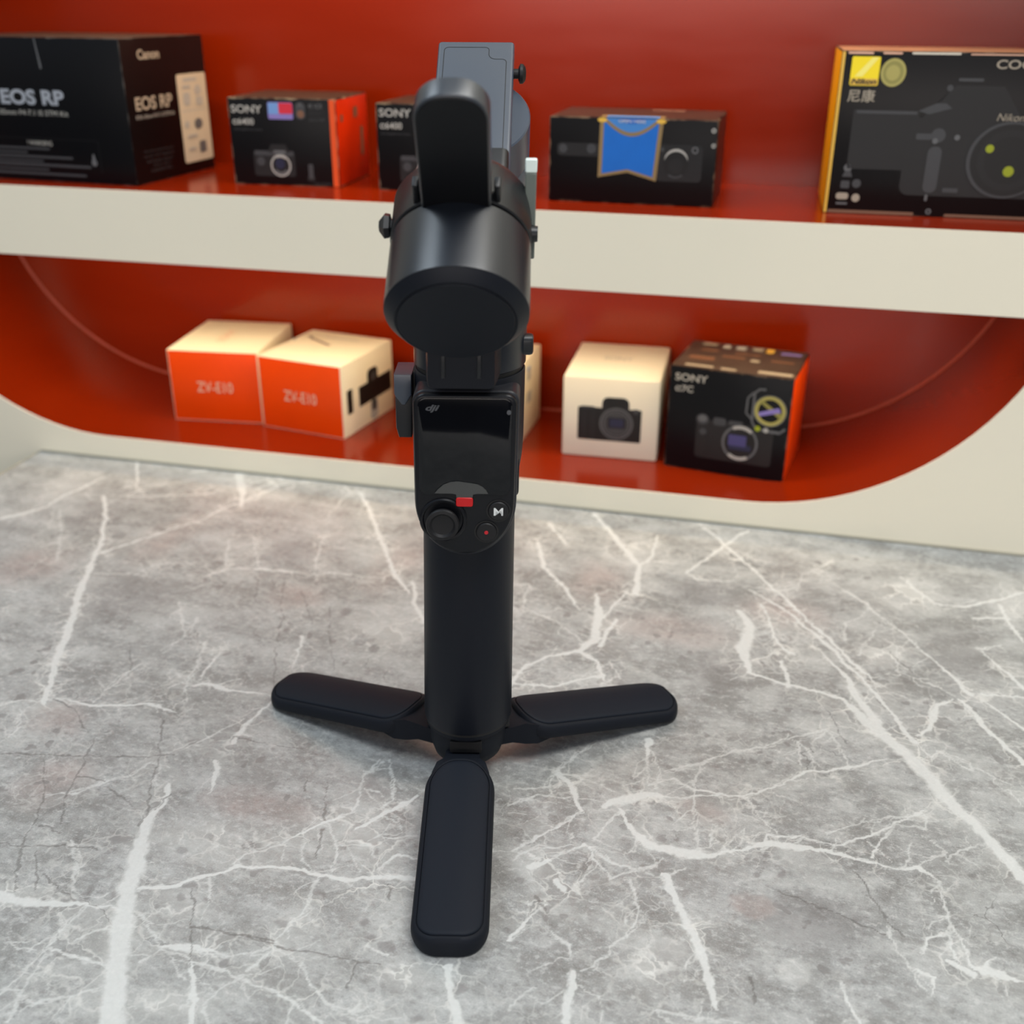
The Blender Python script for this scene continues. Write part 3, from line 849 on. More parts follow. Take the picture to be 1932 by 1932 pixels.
    m3 = mr(noise(14, 2, stretch=(1, 1, 5)).outputs['Fac'], 0.58, 0.66)
    base = network(24, 0.007, m3, 0.60, base, srgb(86, 84, 82), wv)
    # scattered dark pebbles
    vp = N_.new('ShaderNodeTexVoronoi'); vp.inputs['Scale'].default_value = 120; vp.inputs['Randomness'].default_value = 1.0
    L.new(wv, vp.inputs['Vector'])
    rnd = N_.new('ShaderNodeSeparateColor'); L.new(vp.outputs['Color'], rnd.inputs[0])
    peb = math_('MULTIPLY', mr(vp.outputs['Distance'], 0.34, 0.25), math_('GREATER_THAN', rnd.outputs[0], 0.70))
    peb = math_('MULTIPLY', peb, mr(noise(16, 2).outputs['Fac'], 0.44, 0.60))
    base = mixc(math_('MULTIPLY', peb, 0.6), base, srgb(112, 110, 109))
    # the drawn veins, broken up by noise
    brk = noise(520, 5, 0.75).outputs['Fac']
    brk2 = noise(85, 5, 0.7).outputs['Fac']
    vv = math_('ADD', vein_, math_('MULTIPLY', math_('SUBTRACT', brk, 0.5), 0.55))
    vv = math_('ADD', vv, math_('MULTIPLY', math_('SUBTRACT', brk2, 0.5), 0.7))
    base = mixc(mr(vein_, 0.0, 0.9, 0, 0.30), base, srgb(196, 197, 193))
    base = mixc(mr(vv, 0.26, 0.80, 0, 0.84), base, mixc(brk, srgb(188, 190, 188), srgb(214, 216, 213)))
    cc = math_('ADD', crack_, math_('MULTIPLY', math_('SUBTRACT', brk2, 0.5), 1.0))
    base = mixc(mr(cc, 0.40, 0.80, 0, 0.52), base, srgb(84, 82, 80))
    L.new(base, b.inputs['Base Color'])
    b.inputs['Roughness'].default_value = 0.34
    L.new(mr(fine, 0.3, 0.7, 0.28, 0.42), b.inputs['Roughness'])
    bp_ = N_.new('ShaderNodeBump'); bp_.inputs['Strength'].default_value = 0.05; bp_.inputs['Distance'].default_value = 0.0004
    L.new(fine, bp_.inputs['Height']); L.new(bp_.outputs['Normal'], b.inputs['Normal'])
    return m
counter = empty('counter', (0.0, 0.25, -0.95))
tag(counter, 'shop counter with a glossy grey marble top veined in white', 'counter')
o = link('countertop', me, marble(), counter, loc=(0, -0.25, 0.95)); o['label'] = 'grey marble top with white veins'
bm = bmesh.new(); add_box(bm, (TX0 + 0.02, -0.45, 0.0), (TX1 - 0.03, 0.50, 0.9198), 0.002)
bm_obj('base_cabinet', bm, M_cabinet, counter)
# narrow bead where the top meets the wall
bm = bmesh.new(); add_box(bm, (TX0, TY1 + 0.0002, -0.003), (TX1, WY - 0.0001, 0.0012))
tag(bm_obj('trim_2', bm, M_sealgrey), kind='structure')
bm = bmesh.new(); add_box(bm, (TX0 - 0.0016, TY0, -0.003), (TX0 - 0.0001, WY - 0.0002, 0.0004))
tag(bm_obj('trim_3', bm, M_sealgrey), kind='structure')

# ------------------------------------------------------------------ cartons
def card(name, face, worn=srgb(150, 135, 110), wear=0.0012, rough=0.4, noise=0.12, amount=0.8, size=None, nsc=40):
    """printed cardboard with scuffed edges; size = (w, d, h) of the carton"""
    m = bpy.data.materials.new(name); m.use_nodes = True
    nt = m.node_tree; N_ = nt.nodes; L = nt.links; b = N_['Principled BSDF']
    def mm(op, a, c=None):
        n = N_.new('ShaderNodeMath'); n.operation = op
        for i, v in enumerate((a, c)):
            if v is None: continue
            if isinstance(v, (int, float)): n.inputs[i].default_value = v
            else: L.new(v, n.inputs[i])
        return n.outputs[0]
    tc = N_.new('ShaderNodeTexCoord').outputs['Object']
    s = N_.new('ShaderNodeSeparateXYZ'); L.new(tc, s.inputs[0])
    w, d, h = size
    ax = mm('SUBTRACT', w / 2, mm('ABSOLUTE', s.outputs[0]))
    ay = mm('SUBTRACT', d / 2, mm('ABSOLUTE', s.outputs[1]))
    az = mm('SUBTRACT', h / 2, mm('ABSOLUTE', mm('SUBTRACT', s.outputs[2], h / 2)))
    sec = mm('MAXIMUM', mm('MINIMUM', ax, ay), mm('MINIMUM', mm('MAXIMUM', ax, ay), az))
    n = N_.new('ShaderNodeTexNoise'); n.inputs['Scale'].default_value = 90; n.inputs['Detail'].default_value = 5; L.new(tc, n.inputs['Vector'])
    n2 = N_.new('ShaderNodeTexNoise'); n2.inputs['Scale'].default_value = nsc; n2.inputs['Detail'].default_value = 5; L.new(tc, n2.inputs['Vector'])
    k = mm('ADD', sec, mm('MULTIPLY', mm('SUBTRACT', n.outputs['Fac'], 0.45), wear * 6))
    mr = N_.new('ShaderNodeMapRange'); mr.inputs[1].default_value = wear * 1.2; mr.inputs[2].default_value = wear * 0.5
    mr.inputs[4].default_value = amount; L.new(k, mr.inputs[0])
    c = Vector(face[:3])
    m1 = N_.new('ShaderNodeMix'); m1.data_type = 'RGBA'
    m1.inputs[6].default_value = (*(c * (1 - noise)), 1); m1.inputs[7].default_value = (*(c * (1 + noise)), 1); L.new(n2.outputs['Fac'], m1.inputs[0])
    m2 = N_.new('ShaderNodeMix'); m2.data_type = 'RGBA'; L.new(mr.outputs[0], m2.inputs[0]); L.new(m1.outputs[2], m2.inputs[6]); m2.inputs[7].default_value = worn
    L.new(m2.outputs[2], b.inputs['Base Color'])
    b.inputs['Roughness'].default_value = rough
    b.inputs['Specular IOR Level'].default_value = 0.22
    return m

class Carton:
    def __init__(self, name, fit, label, group, mats, bevel=0.0009, cat='box'):
        """mats: dict face -> material spec (colour, kwargs); faces f b l r t u"""
        z, x, y, a, w, d, h = fit
        self.w, self.d, self.h = w, d, h
        bm = bmesh.new()
        fs = add_box(bm, (-w / 2, -d / 2, 0), (w / 2, d / 2, h))
        order = ['u', 't', 'f', 'r', 'b', 'l']
        slots = []
        ms = []
        for fc, k in zip(fs, order):
            spec = mats.get(k, mats['*'])
            if spec not in slots:
                slots.append(spec)
                ms.append(card(name + '_card', spec[0], size=(w, d, h), **spec[1]))
            fc.material_index = slots.index(spec)
        bmesh.ops.bevel(bm, geom=list(bm.edges), offset=bevel, segments=2, profile=0.5, affect='EDGES')
        u = Vector((math.cos(a), math.sin(a), 0)); v = Vector((-u.y, u.x, 0))
        c = Vector((x, y, z)) + u * w / 2 + v * d / 2
        self.o = bm_obj(name, bm, ms, None, 40, loc=c, rot=(0, 0, a))
        tag(self.o, label, cat, group)
        e = 0.00008
        self.F = {'f': (Vector((-w / 2, -d / 2 - e, 0)), X, Z, -Y), 'r': (Vector((w / 2 + e, -d / 2, 0)), Y, Z, X),
                  'l': (Vector((-w / 2 - e, d / 2, 0)), -Y, Z, -X), 't': (Vector((-w / 2, -d / 2, h + e)), X, Y, Z)}
    def text(self, face, s, rect, m, name='lettering', **k):
        return text_on(name, s, [c / 1000 for c in rect], self.F[face], m, self.o, **k)
    def shapes(self, face, items, name='printed_picture', label=None, base=0.0001):
        """items: list of (material, pts_mm) painted in order"""
        O, e1, e2, e3 = self.F[face]
        bm = bmesh.new(); ms = []
        for i, (m, pts) in enumerate(items):
            if m not in ms: ms.append(m)
            hgt = base + 0.00006 * i
            for q_ in (pts if isinstance(pts[0], list) else [pts]):
                f_ = bm.faces.new([bm.verts.new(O + e1 * (p[0] / 1000) + e2 * (p[1] / 1000) + e3 * hgt) for p in q_])
                f_.material_index = ms.index(m)
        me = bpy.data.meshes.new(name)
        bmesh.ops.triangulate(bm, faces=[f_ for f_ in bm.faces if len(f_.verts) > 4])
        bm.to_mesh(me); bm.free()
        o = link(name, me, ms, self.o)
        if label: o['label'] = label
        return o

def circ(x, y, r, ry=None, n=28, a0=0, a1=360):
    ry = ry or r
    k = n if a1 - a0 >= 360 else n + 1
    return [(x + r * math.cos(R(a0 + (a1 - a0) * i / n)), y + ry * math.sin(R(a0 + (a1 - a0) * i / n))) for i in range(k)]
def ringp(x, y, r0, r1, a0=0, a1=360, n=28):
    def q(r, i):
        a = R(a0 + (a1 - a0) * i / n); return (x + r * math.cos(a), y + r * math.sin(a))
    return [[q(r0, i), q(r1, i), q(r1, i + 1), q(r0, i + 1)] for i in range(n)]
def strokep(pts, w):
    out = []
    for (x0, y0), (x1, y1) in zip(pts, pts[1:]):
        l = math.hypot(x1 - x0, y1 - y0); dx, dy = (x1 - x0) / l, (y1 - y0) / l; e = w * 0.35; h = w / 2
        x0 -= dx * e; y0 -= dy * e; x1 += dx * e; y1 += dy * e
        out.append([(x0 - dy * h, y0 + dx * h), (x0 + dy * h, y0 - dx * h), (x1 + dy * h, y1 - dx * h), (x1 - dy * h, y1 + dx * h)])
    return out
def rect(x0, y0, x1, y1): return [(x0, y0), (x1, y0), (x1, y1), (x0, y1)]
def rr(x0, y0, x1, y1, r): return rrect(x0, x1, y0, y1, r, 4)

P_silver = mat('silver_print', srgb(150, 155, 162), 0.45)
P_beige = mat('beige_print', srgb(160, 150, 132), 0.5)
P_grey = mat('grey_print', srgb(92, 93, 94), 0.5)
P_dgrey = mat('dark_grey_print', srgb(58, 59, 61), 0.5)
P_ddgrey = mat('charcoal_print', srgb(17, 17, 18), 0.5)
P_black = mat('black_print', srgb(6, 6, 6), 0.5)
P_label = mat('white_label_paper', srgb(196, 184, 160), 0.6, noise=0.05, nscale=120)
P_lgrey = mat('light_grey_print', srgb(170, 168, 160), 0.5)
P_blue = mat('blue_print', srgb(0, 104, 196), 0.5, noise=0.08, nscale=90)
P_lblue = mat('light_blue_print', srgb(62, 130, 200), 0.5)
P_gold = mat('gold_foil', srgb(142, 118, 76), 0.4)
P_goldb = mat('bright_gold_foil', srgb(225, 180, 70), 0.35)
P_yellow = mat('yellow_print', srgb(250, 222, 10), 0.45)
P_paleyel = mat('pale_yellow_print', srgb(250, 236, 120), 0.45)
P_olive = mat('olive_gold_sticker', srgb(140, 134, 66), 0.4)
P_olive2 = mat('pale_gold_sticker', srgb(168, 158, 84), 0.4)
P_white = mat('white_box_print', srgb(222, 214, 196), 0.5)
P_pinkish = mat('faded_white_print', srgb(226, 178, 150), 0.5)
P_violet = mat('violet_print', srgb(66, 62, 110), 0.4)
P_navy = mat('navy_print', srgb(30, 34, 60), 0.4)
P_red = mat('red_print', srgb(205, 40, 60), 0.5)
P_skyb = mat('sky_print', srgb(110, 150, 205), 0.5)
P_lilac = mat('lilac_print', srgb(135, 120, 185), 0.5)
P_green = mat('lime_print', srgb(150, 160, 20), 0.5)
P_orange = mat('orange_print', srgb(225, 80, 20), 0.45)
P_brown = mat('brown_print', srgb(120, 84, 62), 0.5)

BLK = srgb(13, 14, 18)
# 1. large black box at the left
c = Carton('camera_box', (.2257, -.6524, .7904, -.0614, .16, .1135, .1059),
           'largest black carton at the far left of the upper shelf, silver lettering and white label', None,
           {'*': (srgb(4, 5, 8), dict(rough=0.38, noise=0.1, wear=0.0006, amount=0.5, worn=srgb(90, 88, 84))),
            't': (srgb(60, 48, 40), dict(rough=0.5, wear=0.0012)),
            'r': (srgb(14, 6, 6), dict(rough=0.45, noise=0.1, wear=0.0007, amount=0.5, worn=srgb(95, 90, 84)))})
c.text('f', 'EOS RP', (45.5, 57.3, 104.5, 68.6), P_silver, bold=0.04)
c.text('f', 'RF24-105mm F4-7.1 IS STM Kit', (24, 49.6, 106, 53.4), P_lgrey)
c.text('f', '! WARNING', (63.5, 27.2, 86.5, 30.8), P_lgrey)
c.shapes('f', [(P_dgrey, rr(6, 24.0, 83.5, 25.6, .7)), (P_dgrey, rr(6, 20.9, 62, 22.3, .6)), (P_dgrey, rr(6, 17.6, 104, 19.4, .7)),
               (P_dgrey, rr(6, 14.6, 76, 16.0, .6)), (P_dgrey, rr(6, 11.4, 120, 13.4, .8)), (P_dgrey, rr(6, 8.2, 80, 9.6, .6)), (P_dgrey, rr(6, 4.8, 114.5, 6.6, .8)),
               (P_grey, circ(123.6, 16.0, 2.6)), (P_grey, [(121.6, 16), (125.8, 16), (124.4, 22.5), (123.0, 22.5)])], 'small_print')
c.shapes('f', [(P_ddgrey, [(6, 32.6), (129.4, 32.6), (129.4, 32.3), (6, 32.3)]), (P_ddgrey, [(129.1, 32.6), (129.5, 32.6), (129.5, 8), (129.1, 8)])], 'printed_frame')
c.shapes('f', [(P_grey, [(85, 105.5), (86, 105.5), (88.6, 84), (86.8, 83.4)])], 'scratch')
c.text('r', 'Canon', (20.5, 90.4, 49.5, 97.6), P_beige, bold=0.03)
c.text('r', 'EOS RP', (10.5, 54.2, 60, 64.2), P_beige, bold=0.03)
c.text('r', 'RF24-105mm F4-7.1 IS STM Kit', (9.5, 48.0, 61, 51.0), P_lgrey)
for i, (a0, b0, s_) in enumerate(((14, 53, 'Mirrorless camera body and'), (13, 54, 'lens kit  26.2 megapixels'), (16, 52, 'full frame sensor'), (24, 47, 'Made in Japan'), (20, 50, 'CANON INC.'))):
    c.text('r', s_, (a0, 22.6 - 3.7 * i, b0, 24.8 - 3.7 * i), P_dgrey)
st_ = c.shapes('r', [(P_label, rr(69, 8.5, 111.5, 77.2, 2.2)), (P_lgrey, rect(72, 48.5, 108, 49.3)), (P_lgrey, rect(78, 71, 98, 74)), (P_lgrey, circ(98, 64, 5, 4)),
                   (P_lgrey, rr(76, 53, 86, 63, 3)), (P_lgrey, rect(76, 66, 88, 68.5)), (P_lgrey, rr(94, 52, 104, 59, 2)), (P_grey, circ(94, 38, 6, 4.2)),
                   (P_lgrey, rr(74, 36, 80, 41, 1)), (P_grey, rr(92, 15, 102, 24, 1.5)), (P_lgrey, rect(76, 28, 90, 30)), (P_lgrey, rect(76, 18, 86, 20))], 'white_sticker', 'white paper label')

# 2. small boxes with orange side
def small_black(fit, label, full=True):
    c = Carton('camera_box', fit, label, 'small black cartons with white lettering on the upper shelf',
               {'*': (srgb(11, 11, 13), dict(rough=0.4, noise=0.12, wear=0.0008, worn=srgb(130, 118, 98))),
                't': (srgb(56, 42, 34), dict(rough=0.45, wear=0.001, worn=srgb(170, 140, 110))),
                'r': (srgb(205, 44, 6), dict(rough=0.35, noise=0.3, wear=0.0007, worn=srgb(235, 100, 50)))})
    c.text('f', 'SONY', (2.8, 53.4, 28, 59.2), P_lgrey, bold=0.02)
    c.text('f', '\u03b16400', (3.2, 44.8, 20.6, 49.6), P_lgrey, bold=0.02)
    c.text('f', 'Interchangeable Lens Camera', (3.6, 40.2, 27, 42.4), P_dgrey)
    c.shapes('f', [(P_lilac, rr(32.8, 49.4, 53, 61.6, 1.2)), (P_skyb, rr(33.2, 53, 42, 61.2, 1)), (P_red, rr(41.6, 53.4, 52.8, 61.2, 1))], 'colour_badge')
    c.shapes('f', [(P_dgrey, rr(55, 49.6, 63, 62, 3.5)), (P_brown, circ(59.2, 53.4, 2.8)), (P_grey, [(57, 57.5), (59, 61.5), (61.5, 57.5), (59, 59.6)])], 'round_badge')
    c.text('f', '4K HDR', (65.5, 57.5, 77, 61.2), P_grey); c.text('f', '24.2 MP', (65.6, 48.3, 78.4, 50.8), P_dgrey)
    c.shapes('f', [(P_ddgrey, rr(65.4, 52.4, 77.6, 56.4, .6))], 'badge')
    c.shapes('f', [(P_ddgrey, rr(18, 7, 52, 26, 2)), (P_dgrey, rr(19, 22.4, 51, 26, 1)), (P_ddgrey, [(30, 25), (33, 31), (45, 31), (48, 25)]), (P_lgrey, circ(40, 15.2, 8.4)), (P_black, circ(40, 15.2, 7.0)),
                   (P_grey, ringp(40, 15.2, 4.8, 6.6, 215, 325)), (P_navy, circ(39.5, 16.6, 4.0)), (P_lgrey, ringp(40, 15.2, 6.2, 8.2, 50, 120)), (P_dgrey, circ(24, 18, 3.4)),
                   (P_grey, rr(34.8, 24.2, 45, 26.6, .8))], 'printed_camera')
    c.shapes('f', [(P_ddgrey, rr(61.4, 4, 67.4, 8, 1)), (P_dgrey, rr(62.4, 6, 66.4, 17, 1.2))], 'printed_lens')
    c.text('f', 'made in Thailand', (66.5, 1.6, 80, 3.6), P_dgrey)
    c.shapes('f', [(P_orange, rect(c.w * 1000 - 5.2, 0.4, c.w * 1000 - 0.5, c.h * 1000 - 0.5))], 'orange_band', 'orange band')
    for q_ in (rr(55, 18, 62, 40, 1), rr(40, 48, 50, 56, 1.5), circ(12, 50, 3.0)): c.shapes('r', [(P_brown, q_)], 'worn_print')
    return c
small_black((.2257, -.4259, .8124, .0484, .0874, .0755, .0645), 'small black carton with an orange side, standing right of the largest black carton')
small_black((.2257, -.306, .815, 0.0, .0874, .0755, .0630), 'small black carton on the upper shelf partly hidden behind the stabiliser arm')

# 3. wide black box with the blue ribbon seal
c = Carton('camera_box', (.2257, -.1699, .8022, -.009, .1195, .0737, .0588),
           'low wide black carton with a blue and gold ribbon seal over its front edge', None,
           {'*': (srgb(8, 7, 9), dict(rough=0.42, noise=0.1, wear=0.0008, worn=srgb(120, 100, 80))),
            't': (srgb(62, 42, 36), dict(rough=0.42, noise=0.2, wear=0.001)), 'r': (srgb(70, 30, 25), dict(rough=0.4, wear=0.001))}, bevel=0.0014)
c.shapes('f', [(P_ddgrey, rr(6, 32, 38, 41, 3)), (P_dgrey, circ(10.5, 37, 3.0)), (P_dgrey, circ(31, 37.4, 3.4))], 'printed_lens')
c.shapes('f', [(P_ddgrey, rr(78, 17, 110, 42, 3)), (P_lgrey, circ(91.7, 31.6, 8.2, 7.6)), (P_black, circ(91.7, 28.6, 8.6, 8.8)), (P_ddgrey, circ(91.7, 27.5, 5, 5.5)),
               (P_dgrey, ringp(91.7, 27.5, 7, 8.2, 230, 310)), (P_grey, ringp(104.5, 38.6, 1.4, 2.4)), (P_dgrey, rr(80.5, 37, 83, 40, .8))], 'printed_camera')
for q_ in (ringp(117, 42, 0.8, 1.5), ringp(116.4, 52, .8, 1.6)): c.shapes('f', [(P_lgrey, q_)], 'ring_mark')
s1 = [(36.8, 58.4), (36.2, 18.0), (57.4, 22.0), (78.2, 16.6), (81.6, 58.4)]
s2 = [(39.6, 57.8), (39.0, 20.6), (57.4, 24.2), (75.6, 19.4), (78.6, 57.8)]
s3 = [(37.8 + 43.0 * i / 14, 58.3 - 11.8 * math.sin(math.pi * i / 14)) for i in range(15)]
s4 = [(40.8 + 37.0 * i / 14, 58.3 - 9.2 * math.sin(math.pi * i / 14)) for i in range(15)]
s5 = [(49 + 21.0 * i / 14, 58.3 - 3.6 * math.sin(math.pi * i / 14)) for i in range(15)]
rb = c.shapes('f', [(P_gold, s1), (P_blue, s2), (P_gold, s3), (P_lblue, s4), (P_blue, s5), (P_goldb, circ(38.4, 57.0, 3.4, 1.6)), (P_goldb, circ(79.8, 57.0, 3.4, 1.6))], 'ribbon_seal', 'blue and gold ribbon seal', base=0.0003)
c.shapes('t', [(P_gold, rect(36.8, 0.4, 81.6, 14)), (P_lblue, rect(41, 0.4, 78, 11))], 'ribbon_seal', 'top flap of the blue seal')
c.text('t', 'Cinema Line', (66, 56, 90, 64), P_pinkish)
c.text('f', 'OPEN HERE', (50, 55.6, 69, 57.6), P_white, h=0.0009)

# 4. tall black box with yellow edge at the right
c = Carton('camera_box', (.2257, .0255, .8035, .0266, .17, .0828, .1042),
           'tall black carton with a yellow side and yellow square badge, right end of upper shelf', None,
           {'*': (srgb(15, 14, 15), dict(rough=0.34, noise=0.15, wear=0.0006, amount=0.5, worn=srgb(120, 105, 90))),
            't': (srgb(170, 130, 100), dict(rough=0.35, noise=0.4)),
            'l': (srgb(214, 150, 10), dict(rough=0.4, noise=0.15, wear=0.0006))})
c.shapes('f', [(P_goldb, [(0.4, 0.5), (2.3, 0.5), (2.3, 103.6), (0.4, 103.6)])], 'yellow_edge', 'yellow printed edge')
c.shapes('f', [(P_yellow, rr(6.9, 82.9, 24.9, 100.7, 1)), (P_paleyel, [(9.5, 88.5), (14.6, 88.5), (23.8, 100.2), (19.8, 100.2)]), (P_goldb, rect(7.3, 83.3, 24.5, 87.2))], 'yellow_badge', 'yellow square badge')
c.text('f', 'Nikon', (7.7, 83.8, 24.0, 87.2), P_black, shear=0.25, bold=0.03, h=0.0004)
c.shapes('f', [(P_olive2, circ(33.8, 91.2, 8.0, 8.7)), (P_olive, circ(33.8, 91.2, 6.4, 7.0)), (P_olive2, circ(33.6, 91.0, 4.4, 4.8))], 'round_sticker', 'round pale gold sticker')
c.text('f', '\u5c3c\u5eb7', (6.8, 72.6, 24.4, 80.6), P_beige, bold=0.01)
c.text('f', 'COOLPIX', (96.5, 94.4, 140, 99.9), P_beige, bold=0.02)
c.text('f', 'P950', (146, 94.4, 164, 99.9), P_beige, bold=0.02)
c.shapes('f', [(P_ddgrey, rr(12, 30, 54, 68, 1)), (P_dgrey, rect(14, 65.6, 52.6, 67.6)), (P_ddgrey, rr(48, 14, 150, 64, 6)), (P_ddgrey, [(54, 62), (66, 74), (74, 84), (104, 84), (120, 62)]), (P_dgrey, [(53, 68), (64, 73), (70, 73), (74, 70), (60, 66)]),
               (P_dgrey, circ(70.6, 82.4, 2.0)), (P_dgrey, rr(75, 86.6, 90.5, 88.6, .8)), (P_dgrey, rr(54, 50, 64, 54, 1)), (P_dgrey, circ(68, 53, 4.6)), (P_grey, circ(66.5, 49.4, 1.8)), (P_dgrey, rr(63, 16, 72, 46, 4)), (P_grey, circ(80, 52, 1.8)), (P_dgrey, rr(76, 16.6, 86, 19.6, .6)),
               (P_dgrey, circ(113.5, 38.5, 25.6, 24.4, 48)), (P_black, circ(114.2, 38.5, 23.8, 22.8, 48)), (P_ddgrey, ringp(114.2, 38.5, 15, 19.5)), (P_green, circ(101.5, 45.6, 2.6)), (P_green, circ(115.5, 31.6, 3.4)), (P_grey, rr(65.4, 10.6, 67.2, 15, .8))], 'printed_camera')
c.text('f', 'Nikon', (102.5, 63.0, 119.5, 67.6), P_beige, shear=0.25, h=0.001)
c.shapes('f', [(P_grey, circ(13, 30.5, 2.6)), (P_dgrey, [(9.8, 24.6), (16.6, 24.6), (15, 28.6), (11.6, 28.6)]), (P_dgrey, rr(9.6, 17, 15.4, 22, .8)), (P_dgrey, circ(20, 20.4, 2.9)), (P_beige, rr(7.4, 9.6, 15.6, 14, 1.8)), (P_grey, rect(8, 6.2, 15.4, 7.6)), (P_beige, circ(20.6, 10.9, 2.7))], 'printed_icons')
c.shapes('f', [(P_brown, rr(3, 0.5, 60, 2.6, .6)), (P_brown, rr(80, 0.5, 165, 2.4, .6)), (P_grey, ringp(69.5, 3.6, 0.9, 1.9))], 'scuffed_edge')
c.shapes('f', [(P_pinkish, rr(4, 102.2, 20, 103.5, .4)), (P_pinkish, rr(26, 102.3, 38, 103.5, .4)), (P_white, rr(44, 102.4, 74, 103.6, .4)), (P_pinkish, rr(80, 102.4, 120, 103.2, .3))], 'painted_edge_shine')  # pale strips painting the shine along the top front edge

# 5/6. white boxes with orange fronts
CREAM = srgb(232, 222, 192)
def orange_front(fit, label, h=0):
    c = Carton('camera_box', fit, label, 'white cartons with orange fronts on the lower shelf',
               {'*': (CREAM, dict(rough=0.45, noise=0.03, wear=0.0004, worn=srgb(200, 190, 170), amount=0.3)),
                'f': (srgb(232, 70, 0), dict(rough=0.4, noise=0.06, wear=0.0005, worn=srgb(245, 120, 60), amount=0.6))}, bevel=0.0007)
    c.text('f', 'ZV-E10', (23.8, 26.8, 56.5, 36.6), P_pinkish, bold=0.01)
    return c
c = orange_front((.0195, -.5073, .8124, .1115, .0813, .095, .0643), 'white carton with orange front, leftmost on the lower shelf')
c.text('t', 'SONY', (33, 28, 41, 66), P_pinkish, rot=90)
c = orange_front((.0195, -.4241, .8171, -.1606, .0818, .0874, .064), 'white carton with orange front and a black camera printed on its right side')
c.shapes('r', [(P_black, rr(7.5, 19, 16.5, 40.5, 1)), (P_black, rect(27, 20, 84, 38)), (P_black, rr(42, 34, 60, 49, 5)), (P_dgrey, circ(52, 41, 4)), (P_lgrey, rr(45, 2, 58, 20, 4)), (P_dgrey, rr(47.5, 10, 56, 20, 2))], 'printed_camera', 'black printed camera')
c.shapes('t', [(P_brown, [(6, 66), (10, 70), (13, 62), (40, 48), (42, 51), (16, 64)]), (P_lgrey, circ(2.5, 54, 2.2)), (P_lgrey, rect(24, 70, 58, 71.5))], 'scuff_marks')
c = Carton('camera_box', (.0195, -.2785, .8137, -.0208, .082, .0878, .0674), 'white carton mostly hidden behind the stabiliser head on the lower shelf',
           'white cartons with orange fronts on the lower shelf',
           {'*': (CREAM, dict(rough=0.45, noise=0.03, wear=0.0004, worn=srgb(200, 190, 170), amount=0.3)),
            'f': (srgb(232, 70, 0), dict(rough=0.4, noise=0.06, wear=0.0005, worn=srgb(245, 120, 60), amount=0.6))}, bevel=0.0007)
c.shapes('r', [(P_lgrey, rr(40, 48, 52, 58, 1)), (P_skyb, rect(38, 58, 50, 60)), (P_lgrey, rr(40, 28, 54, 38, 1))], 'printed_picture')

# 7. white box with a printed camera
c = Carton('camera_box', (.0195, -.1579, .8177, .0314, .0778, .096, .0683), 'plain white carton with a black camera printed on its front', None,
           {'*': (srgb(228, 220, 198), dict(rough=0.5, noise=0.03, wear=0.0005, worn=srgb(190, 176, 150), amount=0.4))}, bevel=0.0018)
cam_items = [(P_ddgrey, rr(12.6, 15.2, 64, 43.2, 1.2)), (P_black, rr(13.4, 16, 63.4, 42.4, 1)), (P_ddgrey, rr(32, 38, 53.8, 52.4, 5)), (P_black, rr(34, 43, 52, 51.4, 4)), (P_ddgrey, rect(16, 17, 20, 41)), (P_ddgrey, rect(23, 17, 27, 41)),
             (P_grey, circ(44, 30.4, 13.6)), (P_dgrey, circ(44, 30.4, 12.6)), (P_ddgrey, circ(44, 30.4, 11.4)), (P_grey, ringp(44, 30.4, 10.0, 10.8)), (P_dgrey, circ(44, 30.6, 9.4)), (P_black, rr(37, 26.6, 51.6, 35.8, 1.5)), (P_navy, rr(38.6, 27.6, 50, 34.8, 1)),
             (P_dgrey, circ(59.5, 42.0, 2.2)), (P_dgrey, rr(15, 42.4, 26, 44.2, .8))]
c.shapes('f', cam_items, 'printed_camera', 'black printed camera')
c.text('t', 'SONY', (26, 47.6, 50, 57.6), P_lgrey)

# 8. black box with orange side and round emblem
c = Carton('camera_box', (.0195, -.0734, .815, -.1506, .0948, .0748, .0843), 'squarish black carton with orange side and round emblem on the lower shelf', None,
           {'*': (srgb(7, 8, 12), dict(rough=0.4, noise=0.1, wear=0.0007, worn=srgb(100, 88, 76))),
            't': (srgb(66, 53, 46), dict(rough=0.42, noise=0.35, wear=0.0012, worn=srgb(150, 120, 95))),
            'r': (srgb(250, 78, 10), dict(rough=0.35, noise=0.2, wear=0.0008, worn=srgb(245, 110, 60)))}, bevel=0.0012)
c.text('f', 'SONY', (4.6, 73.0, 30.2, 79.0), P_lgrey, bold=0.02)
c.text('f', '\u03b17C', (5.2, 64.2, 19.4, 69.6), P_lgrey, bold=0.02)
c.shapes('f', [(P_ddgrey, rr(24, 12, 84, 44, 3)), (P_dgrey, circ(28.6, 44, 5, 4.4)), (P_dgrey, rr(37, 40.6, 47, 47, 2)), (P_grey, circ(28.6, 44.6, 3.4, 2.8)), (P_dgrey, rr(49, 42.4, 60, 46, 1)), (P_dgrey, circ(29.6, 34, 2.8)), (P_ddgrey, rr(25, 14, 34, 31, 2)),
               (P_grey, circ(59, 28.6, 14.0, 14.6)), (P_ddgrey, circ(59, 28.6, 12.2, 12.6)), (P_lgrey, ringp(59, 28.6, 11.6, 14.2, 50, 118)), (P_lgrey, ringp(59, 28.6, 11.6, 14.2, 232, 300)), (P_black, rr(49, 21.6, 69.6, 36, 1.4)), (P_navy, rr(50.6, 22.6, 68, 27.4, .8)), (P_violet, rr(50, 26, 64, 35, 1))], 'printed_camera')
